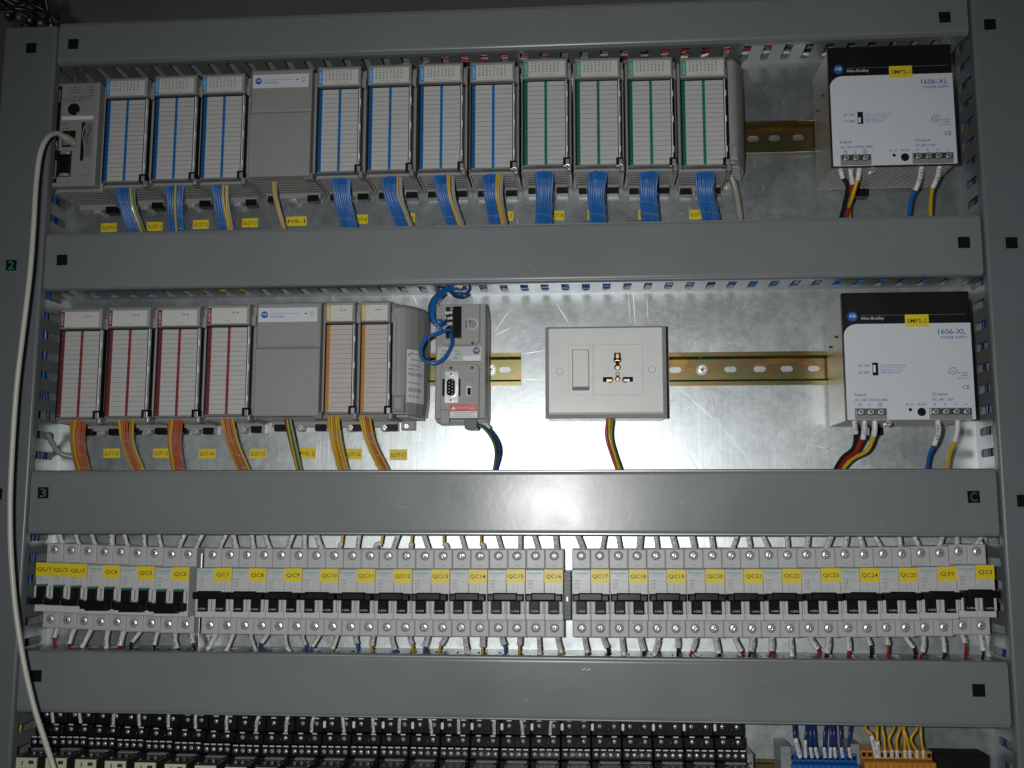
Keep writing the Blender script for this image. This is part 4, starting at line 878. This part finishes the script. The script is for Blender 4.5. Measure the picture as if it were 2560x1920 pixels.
for j, (x, z, nm, i) in enumerate(POLES):
    side = 'left' if i == 0 else 'right'; pole = '' if nm.startswith('QL') else ' on its %s pole' % side
    # upper wire
    lean = random.uniform(-7, 7); zt = -24.0; za = z+17.5
    core = 'w_yellow' if (nm in cores_top and i == 1) else random.choice(('w_black', 'w_grey'))
    p0 = (x+2.5, -30, za); p1 = (x+2.5+lean*.35, -33, za+(zt-za)*.45); p2 = (x+2.5+lean, -32, zt-6 if core == 'w_yellow' else zt+3)
    wire([p0, p1, p2], [p2, (x+3+lean*1.3, -30, zt+12)], core, 'white sleeved wire above breaker %s%s' % (nm, pole), rs=random.choice((2.3, 2.6, 3.0)), mark=random.choice(('Q%dL1' % (j % 9), 'X1-%d' % (j+1), 'W%d' % (30+j))))
    # lower wire
    lean = random.uniform(-8, 8); zb = -133.0; za = z-65.0
    if nm.startswith('QL'): core = 'w_red'
    elif nm in ('QC4',): core = 'w_red'
    elif nm in ('QC5', 'QC6'): core = 'w_black'
    elif nm in ('QC7', 'QC8', 'QC9'): core = 'w_navy' if i else 'sleeve'
    elif nm in ('QC10', 'QC11', 'QC12', 'QC13', 'QC14', 'QC15', 'QC16'): core = ('w_yellow', 'w_blue')[(j//1) % 2] if nm not in ('QC15', 'QC16') else ('w_blue', 'w_yellow')[i]
    else: core = ('w_red', 'w_black')[i]
    ln = random.choice((9, 11, 12, 14, 16, 19)); p0 = (x+2.5, -30, za); p1 = (x+2.5+lean*.3, -36, za-ln*.5); p2 = (x+2.5+lean*.8, -38, za-ln)
    wire([p0, p1, p2], [p2, (x+2.5+lean, -37, (za-ln+zb)/2-2), (x+2.5+lean*1.1, -30, zb-9)], core, 'white sleeved wire below breaker %s%s' % (nm, pole), rs=random.choice((2.3, 2.6, 3.0)), mark=random.choice(('V%d-XPI' % (j % 9), 'A%d-24V' % (j+1), 'QC%dL' % (j % 9))))

# ------------------------------------------------------------------ wire bundles under the modules
random.seed(31)
def bundle(path, w, strands, lab, group, film=True, wtop=None, r=1.25, yb=-30):
    """path: photo positions top to bottom; strands: list of materials left to right"""
    n = len(path); ys = [-52+(yb+52)*(k/(n-1)) for k in range(n)]; ys[0] = -51
    c = [V(px, py, y) for (px, py), y in zip(path, ys)]
    e = c[-1]+(c[-1]-c[-2]).normalized()*16; e.y += 4; c.append(e)
    t = thing('wire_bundle', lab, 'wire bundle', tuple(c[0]*mm), group); o0 = c[0].copy()
    W = w*.42; Wt = (wtop or w)*.40; ns = len(strands)
    for k, m in enumerate(strands):
        u = (k+.5)/ns-.5; ph = random.uniform(0, 6.28); pts = []
        for i, q in enumerate(c):
            ww = Wt if i == 0 else W; f = 1.0 if i == 0 else .88
            bulge = math.sqrt(max(0, 1-(2*u)**2))*W*.30 if i else 0
            pts.append(q-o0+Vector((u*ww*f+random.uniform(-.5, .5), -bulge+random.uniform(-.3, .3), 0)))
        MB().tube(smooth(pts, 6), r, m, 7).build('wire', t)
        if k % 2 == 0 and ns > 5:      # hidden second layer keeps the bundle dense
            MB().tube(smooth([p+Vector((W*.5/ns, 2.2, 0)) for p in pts], 4), r, m, 6).build('wire', t)
    if film:
        cc = smooth([p-o0 for p in c], 10); mb = MB(); st = int(len(cc)*.22); seg = cc[st:]
        rad = W*.5+.6; vs = []; nn = 14
        for p in seg:
            for k in range(nn):
                a_ = 2*math.pi*k/nn; vs.append(p+Vector((math.cos(a_)*rad, math.sin(a_)*rad*.62-.6, 0)))
        mb.add(vs, [(i*nn+k, i*nn+(k+1) % nn, (i+1)*nn+(k+1) % nn, (i+1)*nn+k) for i in range(len(seg)-1) for k in range(nn)], 'clear_film', True)
        # spiral seam of the wrap; its pale line puts in the spiral highlights
        turns = 5; hp = []
        for k in range(turns*16):
            f = k/(turns*16)*(len(seg)-1); i = int(f); p = seg[i].lerp(seg[min(i+1, len(seg)-1)], f-i); a_ = 2*math.pi*k/16
            hp.append(p+Vector((math.cos(a_)*(rad+.15), math.sin(a_)*(rad+.15)*.62-.6, 0)))
        mb.tube(hp, .25, 'film_seam', 5); mb.build('clear_wrap', t)
    return t
B = 'w_blue'
b1 = [((309, 452), (320, 513), (342, 577)), ((436, 445), (440, 510), (444, 577)), ((550, 442), (556, 500), (566, 569))]
G = 'bundles under the blue-striped modules'
bundle(b1[0], 48, [B]*7+['w_yellow', 'w_green'], 'blue wire bundle with one yellow and one green wire, nearest the processor', G, wtop=58)
bundle(b1[1], 46, [B]*4+['w_yellow']+[B]*3, 'blue wire bundle with a yellow wire in its middle', G, wtop=60)
bundle(b1[2], 46, [B]*5+['w_yellow', 'w_yellow', 'w_grey'], 'blue wire bundle left of tag SLOT-3, with yellow wires on its right side', G, wtop=54)
bundle(((686, 440), (690, 492), (708, 563)), 15, ['w_grey', 'w_yellow', 'w_grey'], 'thin yellow and grey cable under the upper blank supply module', 'supply cables', film=False, yb=-26)
bundle(((849, 428), (856, 492), (870, 556)), 46, [B]*9, 'all-blue wire bundle left of tag SLOT-4', G, wtop=54)
bundle(((978, 424), (984, 492), (1006, 553)), 48, [B]*7+['w_yellow', 'w_grey'], 'blue and yellow wire bundle left of tag SLOT-5', G, wtop=54)
bundle(((1107, 422), (1114, 492), (1134, 551)), 48, [B]*6+['w_yellow', 'w_yellow', 'w_grey'], 'blue and yellow wire bundle covering tag SLOT-6', G, wtop=54)
bundle(((1231, 420), (1233, 492), (1243, 549)), 48, [B]*6+['w_yellow', 'w_yellow', 'w_grey'], 'blue and yellow wire bundle covering tag SLOT-7', G, wtop=56)
G2 = 'all-blue bundles under the green-striped modules'
for pth, d in ((((1361, 411), (1361, 480), (1359, 546)), 'first'), (((1497, 411), (1489, 482), (1494, 545)), 'second'), (((1624, 411), (1619, 482), (1625, 543)), 'third'), (((1763, 410), (1763, 482), (1775, 540)), 'fourth')):
    bundle(pth, 47, [B]*10, 'all-blue wrapped bundle under the %s green-striped module' % d, G2, wtop=56)
o = MB().tube(smooth([V(1828, 440, -20), V(1840, 480, -16), V(1850, 545, -14), V(1852, 580, -16)]), 3.6, 'w_grey', 10).build('grey_cable'); tag(o, 'grey cable behind the upper end cap', 'cable')
OR = ['w_yellow', 'w_orange', 'w_salmon', 'w_orange', 'w_salmon', 'w_yellow', 'w_salmon']
G3 = 'orange bundles under the red-striped modules'
bundle(((194, 1048), (194, 1106), (208, 1172)), 36, ['w_orange', 'w_orange', 'w_yellow', 'w_salmon', 'w_orange', 'w_salmon', 'w_salmon'], 'orange wire bundle under the leftmost red-striped module', G3, wtop=38)
bundle(((315, 1048), (321, 1106), (348, 1174)), 38, ['w_yellow', 'w_orange', 'w_salmon', 'w_salmon', 'w_orange', 'w_yellow'], 'orange wire bundle left of tag SLOT-13', G3, wtop=46)
bundle(((439, 1048), (439, 1106), (449, 1174)), 38, ['w_orange', 'w_yellow', 'w_salmon', 'w_salmon', 'w_salmon', 'w_salmon'], 'reddest wire bundle, left of tag SLOT-14', G3, wtop=40)
bundle(((567, 1046), (583, 1106), (610, 1173)), 35, OR[:6], 'orange wire bundle left of tag SLOT-15', G3, wtop=38)
bundle(((719, 1048), (732, 1103), (748, 1173)), 17, ['w_brown', 'w_yellow', 'w_green', 'w_grey'], 'thin green, brown and yellow cable beside tag P/S-2', 'supply cables', film=False, yb=-26)
bundle(((833, 1041), (842, 1103), (859, 1173)), 31, ['w_yellow', 'w_yellow', 'w_orange', 'w_yellow', 'w_yellow'], 'yellow wire bundle left of tag SLOT-16', 'yellow bundles under the orange-striped modules')
bundle(((911, 1041), (928, 1106), (960, 1174)), 31, ['w_yellow', 'w_yellow', 'w_orange', 'w_salmon', 'w_yellow'], 'yellow wire bundle left of tag SLOT-17', 'yellow bundles under the orange-striped modules')
o = MB().tube(smooth([V(118, 1083, -40), V(132, 1110, -30), V(152, 1134, -22), V(186, 1143, -16), V(215, 1150, -10)]), 3.0, 'w_grey', 10).build('grey_cable'); tag(o, 'grey cable coming out of the left trunking, below the red-striped modules', 'cable')

# single wires: socket, adapter
def plain(name, pts, r, m, lab, cat='wire', group=None):
    c = [V(*p) for p in pts]; o0 = c[0].copy()
    o = MB().tube(smooth([p-o0 for p in c], 7), r, m, 8).build(name, None, loc=tuple(o0*mm)); return tag(o, lab, cat, group)
plain('socket_wire', [(1519, 1046, -30), (1516, 1090, -30), (1528, 1135, -28), (1546, 1185, -26)], 1.5, 'w_red', 'red wire below the white socket', group='wires below the socket')
plain('socket_wire', [(1524, 1046, -32), (1524, 1092, -33), (1536, 1135, -31), (1552, 1185, -28)], 1.6, 'w_yellow', 'yellow wire below the white socket', group='wires below the socket')
plain('socket_wire', [(1532, 1046, -30), (1529, 1092, -29), (1540, 1135, -28), (1558, 1185, -25)], 1.6, 'w_green', 'green wire below the white socket', group='wires below the socket')
plain('adapter_wire', [(1190, 1056, -40), (1215, 1066, -38), (1240, 1095, -34), (1250, 1130, -30), (1236, 1188, -26)], 1.6, 'w_navy', 'dark blue wire below the grey adapter', group='wires below the adapter')
plain('adapter_wire', [(1188, 1062, -40), (1210, 1070, -38), (1232, 1100, -34), (1240, 1135, -30), (1233, 1188, -26)], 1.6, 'w_green', 'green wire below the grey adapter', group='wires below the adapter')
wire([V(1190, 1054, -42), V(1208, 1056, -40), V(1224, 1070, -37)], None, None, 'white marker sleeve on the wires below the adapter', rs=2.0, group=None)
plain('wire_loop', [(1125, 824, -62), (1098, 832, -72), (1066, 846, -76), (1052, 873, -78), (1056, 897, -78), (1080, 908, -78), (1104, 901, -76), (1121, 880, -72), (1131, 855, -66), (1126, 836, -62)], 1.9, 'w_blue', 'blue wire loop hanging from the adapter terminal plug', 'wire')
for k, (dx, m) in enumerate(((0, 'w_blue'), (5, 'w_blue'), (-4, 'w_navy'), (9, 'w_blue'))):
    plain('adapter_wire', [(1150, 716+k*2, -34), (1118+dx*.5, 720+k*2, -44), (1090+dx, 738+k*2, -58), (1078+dx*.8, 765, -66), (1078+dx*.6, 790, -70), (1088+dx*.5, 806+k*2, -70), (1105, 800+k*9, -68)], 1.5, m, '%s wire of the curved strand feeding the adapter' % ('dark blue' if m == 'w_navy' else 'bright blue'), group='blue strand above the adapter')
for k, (y0, y1) in enumerate(((778, 784), (792, 800), (806, 812))):
    plain('adapter_wire', [(1092, 798+k*5, -70), (1108, 808+k*5-3*k, -68), (1125, y1-2, -64)], 1.3, 'w_navy', 'short dark blue wire entering the adapter plug', group='short wires into the adapter plug')
    wire([V(1112, y1+(0 if k < 2 else 6)-3, -66), V(1120, y0+4, -65), V(1129, y0+3, -63)], None, None, 'short white marker sleeve at the adapter plug', rs=1.9, group='marker sleeves at the adapter plug', mark='24V')
random.seed(8)
t = thing('coiled_wire', 'coil of dark blue wire hanging below the trunking above the adapter', 'wire coil', tuple(V(1150, 725, -30)*mm)); o0 = V(1150, 725, -30)
mb = MB()
for k in range(7):
    e = random.uniform(0, 5)
    pts = [(1118+e, 706, -30), (1124+e, 722+k*1.2, -38), (1142, 735+k*1.4, -42+k), (1164, 734+k, -40), (1176-e, 722, -34), (1172-e, 712, -30), (1160, 706, -24)]
    mb.tube(smooth([V(*p)-o0 for p in pts], 6), 1.2, random.choice(('w_navy', 'w_navy', 'w_blue')), 6)
mb.build('wire_coil', t)
MB().tube(smooth([V(1138, 712, -44)-o0, V(1146, 712, -46)-o0, V(1154, 716, -44)-o0]), 3.2, 'sleeve', 8).build('cable_tie', t)
plain('adapter_wire', [(1112, 704, -28), (1122, 712, -38), (1140, 712, -42)], 3.4, 'w_blue', 'thick blue wire leaving the trunking above the adapter')

# power supply leads
def lead(sl, core, m, lab, mark): wire([V(*p) for p in sl], [V(*p) for p in core], m, lab, rs=2.6, rc=2.0, group='leads of the power supplies', mark=mark)
lead([(2101, 415, -72), (2103, 430, -72), (2107, 446, -70)], [(2106, 444, -70), (2118, 466, -66), (2113, 501, -54), (2101, 548, -38)], 'w_black', 'black lead at the N terminal of the upper power supply', 'QL-1')
lead([(2126, 415, -72), (2128, 437, -70), (2131, 460, -66)], [(2130, 458, -66), (2128, 490, -56), (2116, 548, -38)], 'w_red', 'red lead at the L terminal of the upper power supply', 'L-221')
lead([(2149, 415, -72), (2147, 432, -71), (2144, 450, -68)], [(2144, 448, -68), (2130, 494, -58), (2122, 520, -46), (2124, 550, -34)], 'w_yellow', 'yellow lead at the earth terminal of the upper power supply', '')
lead([(2304, 415, -72), (2300, 445, -68), (2288, 476, -64)], [(2288, 474, -64), (2277, 503, -54), (2272, 548, -40)], 'w_blue', 'blue lead of the upper power supply', '24V-01')
lead([(2349, 415, -72), (2344, 442, -68), (2331, 470, -64)], [(2331, 468, -64), (2327, 500, -54), (2326, 548, -40)], 'w_yellow', 'yellow lead at the minus terminal of the upper power supply', '0V-01')
lead([(2136, 1050, -72), (2137, 1065, -72), (2139, 1084, -70)], [(2139, 1082, -70), (2133, 1120, -60), (2105, 1145, -48), (2084, 1180, -36)], 'w_black', 'black lead at the N terminal of the lower power supply', 'AC22')
lead([(2161, 1050, -72), (2161, 1075, -71), (2157, 1098, -69)], [(2157, 1096, -69), (2138, 1130, -60), (2112, 1150, -48), (2092, 1180, -36)], 'w_red', 'red lead at the L terminal of the lower power supply', 'AC221')
lead([(2187, 1050, -72), (2187, 1072, -71), (2185, 1089, -69)], [(2186, 1087, -69), (2168, 1126, -60), (2130, 1148, -48), (2100, 1182, -34)], 'w_yellow', 'yellow lead at the earth terminal of the lower power supply', '')
lead([(2344, 1050, -72), (2346, 1080, -70), (2335, 1113, -66)], [(2336, 1111, -66), (2322, 1140, -54), (2317, 1182, -40)], 'w_blue', 'blue lead of the lower power supply', '24V-02')
lead([(2394, 1050, -72), (2393, 1075, -70), (2387, 1103, -66)], [(2388, 1101, -66), (2374, 1138, -54), (2369, 1182, -40)], 'w_yellow', 'yellow lead at the minus terminal of the lower power supply', '')

# white network cable
c = [V(*p) for p in [(182, 352, -68), (165, 345, -76), (142, 333, -92), (118, 345, -108), (100, 385, -116), (90, 460, -120), (84, 560, -122), (75, 680, -122), (56, 840, -120), (41, 970, -118), (30, 1130, -116), (25, 1260, -115), (27, 1380, -115), (38, 1520, -115), (58, 1650, -115), (83, 1760, -114), (108, 1840, -112), (128, 1900, -110), (146, 1960, -110)]]
o0 = c[0].copy(); t = thing('network_cable', 'long cream network cable hanging from the processor module, along the left side', 'cable', tuple(o0*mm))
MB().tube(smooth([p-o0 for p in c], 8), 2.55, 'cable_beige', 12).build('cable_jacket', t)
MB().tube([Vector((1, 2, -2)), V(168, 347, -73)-o0, V(150, 337, -81)-o0], [4.6, 4.4, 3.3], 'w_grey', 8, False).build('plug_boot', t)

# ------------------------------------------------------------------ relays
random.seed(13)
def relay_meshes():
    W = 28.6; h = W/2; mb = MB()
    mb.chbox(-h, h, -34, -8, 7, 22, 'black', .8).chbox(-h, h, -40, -8, -3.5, 6.6, 'black', .8).chbox(-h, h, -48, -8, -13, -3.8, 'black', .8).chbox(-h, h, -52, -8, -60, -13.4, 'black', .8)
    for x in (-4, 9.5):
        for z, y in ((14.5, -34.1), (2.0, -40.1)): mb.box(x-5.2, x-3.8, y-.4, y, z-2, z+2.4, 'black_matte')
    mb.text('1', 2.6, 13, 1.6, -34.3, 'ink_soft').text('3', 2.6, 1.5, 1.6, -40.3, 'ink_soft')
    body = mb.mesh('relay_base')
    tabs = MB()
    for x in (-6.5, 7.5):
        tabs.chbox(x-2.4, x+2.4, -35.4, -33.9, 20.0, 21.3, 'tab_metal', .4); tabs.chbox(x-2.4, x+2.4, -41.4, -39.9, 6.6, 7.8, 'tab_metal', .4)
    for k in range(4): tabs.chbox(-12.4+k*6.9, -7.6+k*6.9, -49.4, -47.9, -3.9, -2.7, 'tab_metal', .4)
    tm = tabs.mesh('terminal_tabs')
    def cup(v_):
        mb = MB(); n = 12; prof = [(2.1, 0), (2.0, -.5), (1.3, -1.0), (.4, -1.2)]; vs = []
        for r, y in prof: vs += [(r*math.cos(2*math.pi*i/n), y, r*math.sin(2*math.pi*i/n)) for i in range(n)]
        mb.add(vs, [(j*n+i, j*n+(i+1) % n, (j+1)*n+(i+1) % n, (j+1)*n+i) for j in range(3) for i in range(n)], 'screw_metal', True); mb.add(vs[3*n:], [tuple(range(n))], 'screw_metal')
        c, s_ = math.cos(v_*.8), math.sin(v_*.8); mb.prism([(c*1.9-s_*.35, s_*1.9+c*.35), (c*1.9+s_*.35, s_*1.9-c*.35), (-c*1.9+s_*.35, -s_*1.9-c*.35), (-c*1.9-s_*.35, -s_*1.9+c*.35)], -1.3, -.6, 'slot_dark')
        return mb.mesh('terminal_screw')
    cups = [cup(v_) for v_ in range(6)]
    rl = MB().chbox(-10.8, 10.8, -82, -52, -60, -14.5, 'relay_clear', 1.0).box(-8, 8, -81, -60, -14.4, -13.6, 'relay_clear').box(-9.6, 9.6, -58.4, -52.2, -13.6, -12.2, 'mod_dark').mesh('relay_case')
    lb = MB().box(-10.2, 10.2, -83.2, -82, -60, -15.2, 'cream').text('J', -4.6, -20, 4.6, -83.4, 'green', w=3).box(2.2, 7.2, -83.5, -83.2, -20.8, -17.6, 'ink').box(-8.5, 8.5, -83.4, -83.2, -27.5, -24.5, 'ink_soft').mesh('relay_label')
    return body, tm, cups, rl, lb
rb, rt, rc, rl, lb = relay_meshes()
ZR = [(170, 1855), (640, 1878), (1000, 1882), (1280, 1887), (1800, 1890)]
NREL = 24; rx1 = 135.0; pitch = 29.35
for k in range(NREL):
    x = rx1-pitch*(NREL-1-k)
    pxa = 1465+x/ (994/2490.0) ; pyy = lerp(ZR, pxa); z = V(pxa, pyy, -48).z+8.3
    last = NREL-1-k
    lab = ('black plug-in relay at the right end of the relay row' if last == 0 else 'black plug-in relay at the left end, behind the cream cable' if k == 0 else
           'black plug-in relay, %s from the left end of the relay row' % ordn(k) if k < 12 else 'black plug-in relay, %s from the right end of the relay row' % ordn(last))
    t = thing('plug_in_relay', lab, 'relay', (x*mm, 0, z*mm), 'row of plug-in relays')
    put('relay_base', rb, t, 0.2); put('terminal_tabs', rt, t)
    for xx in (-6.5, 7.5):
        put('terminal_screw', random.choice(rc), t, loc=(xx*mm, -34*mm, 15.5*mm)); put('terminal_screw', random.choice(rc), t, loc=(xx*mm, -40*mm, 2.6*mm))
    for i in range(4): put('terminal_screw', random.choice(rc), t, loc=((-10+i*6.9)*mm, -48*mm, -8.2*mm))
    put('relay_case', rl, t, 0.3, loc=(2.6*mm, 0, 0)); put('relay_label', lb, t, loc=(2.6*mm, 0, 0))
    if k > 9: MB().rrect(-1.4, 1.4, -3.4, 3.4, 1.3, -1.5, 0, 'white').build('pilot_lens', t, 0.4, loc=((-13.4)*mm, -35*mm, 15*mm))
    if k < 18:
        xw = x+6+random.uniform(-3, 3); ln = random.uniform(-3, 3)
        wire([(xw, -40, z+9), (xw+ln*.4, -42, z+18), (xw+ln, -40, z+24)], [(xw+ln, -40, z+24), (xw+ln*1.5, -36, z+40)], 'w_black', 'white sleeved wire on the %s relay from the left' % ordn(k), rs=1.7, rc=1.2, group='sleeved wires at the relays', mark='K%dA' % (k+1), n=7)
a = V(1874, 1885, -40)
MBo = MB().chbox(-3, 3.6, -40, -8, -40, 0, 'tb_grey', 1).disc(0, -8, 2, -41, -40, 'steel', 12).build('end_stop', None, 0.3, loc=(a.x*mm, 0, a.z*mm)); tag(MBo, 'grey end stop right of the relay row', 'end stop')

# ------------------------------------------------------------------ terminal blocks
def tblocks(px0, px1, pyt, n, m, col, lab, group):
    x0, x1 = V(px0, 1900, -46).x, V(px1, 1900, -46).x; z = V((px0+px1)/2, pyt, -36).z; w_ = (x1-x0)/n
    me = MB().chbox(-w_/2+.12, w_/2-.12, -36, -8, -8, 0, m, .5).chbox(-w_/2+.12, w_/2-.12, -47, -8, -44, -8.2, m, .6).box(-w_/2+.9, w_/2-.9, -36.2, -35.8, -6, -2, 'black_matte').box(-w_/2+.9, w_/2-.9, -47.2, -46.8, -20, -16, 'black_matte').mesh('terminal_block')
    for k in range(n):
        o = put('terminal_block', me, None, 0.2, loc=((x0+w_*(k+.5))*mm, 0, z*mm)); tag(o, '%s terminal block, %s from the left of the %s group' % (col, ordn(k), col), 'terminal block', group)
    return x0, x1, z
tb1 = tblocks(1978, 2150, 1884, 12, 'tb_blue', 'blue', '', 'blue terminal blocks')
tb2 = tblocks(2160, 2340, 1877, 12, 'tb_orange', 'orange', '', 'orange terminal blocks')
for px, lab in ((1964, 'grey end clamp left of the blue terminal blocks'), (2143, 'grey end clamp between blue and orange terminal blocks')):
    a = V(px, 1866, -44); o = MB().chbox(-5, 5, -34 if px > 2000 else -44, -8, -44, 0, 'tb_grey', .8).box(-5.2, 5.2, -45.5 if px < 2000 else -35, -30, -8.5, -6.5, 'tb_grey').box(-5.2, 5.2, -45.5 if px < 2000 else -35, -30, -15.5, -13, 'tb_grey').build('end_clamp', None, .3, loc=(a.x*mm, 0, a.z*mm)); tag(o, lab, 'end clamp')
a = V(2405, 1888, -30); o = MB().chbox(-25, 25, -30, -2, -40, 0, 'black_matte', 1).build('black_shape', None, .3, loc=(a.x*mm, 0, a.z*mm)); tag(o, 'plain black shape right of the orange terminal blocks', 'box')  # plain matte black shape filling the black area here
random.seed(4)
blue_w = [(1985, 1988, 2000), (2018, 2013, 2014), (2026, 2026, 2030), (2032, 2038, 2044), (2070, 2060, 2063), (2078, 2076, 2076), (2083, 2086, 2089), (2099, 2103, 2107), (2132, 2122, 2126)]
for k, (xa, xb, xc) in enumerate(blue_w):
    ys = 1845 if k == 0 else (1850 if k == 1 else 1868)
    wire([V(xb, ys, -38), V((xb+xc)/2, (ys+1893)/2, -38), V(xc, 1893, -37)], [V(xa, 1800, -30), V((xa+xb)/2+(-3 if k in (4, 8) else 0), 1828, -38), V(xb, ys+3, -38)], 'w_navy', '%s blue wire from the left at the blue terminal blocks' % ordn(k), rs=2.4 if k == 0 else 1.7, rc=1.9 if k == 0 else 1.4, group='blue wires at the terminal blocks', mark='24V-%d' % k)
yel_w = [(2166, 2178, 2192), (2195, 2193, 2196), (2208, 2211, 2213), (2236, 2222, 2230), (2252, 2242, 2243), (2260, 2262, 2263), (2262, 2268, 2275), (2294, 2277, 2293), (2304, 2303, 2309)]
for k, (xa, xb, xc) in enumerate(yel_w):
    ys = 1838 if k == 0 else (1852 if k == 1 else 1875)
    wire([V(xb if k < 2 else xc-1, ys, -38), V((xb+xc)/2 if k < 2 else xc, (ys+1893)/2, -38), V(xc, 1893, -37)], [V(xa, 1800, -30), V(xa-2, 1822, -38), V(xb, 1848 if k > 1 else ys-4, -40), V(xb if k < 2 else xc-1, ys+3, -38)], 'w_yellow', '%s yellow wire from the left at the orange terminal blocks' % ordn(k), rs=2.4 if k < 2 else 1.7, rc=1.3, group='yellow wires at the terminal blocks', mark='0V-%d' % k)
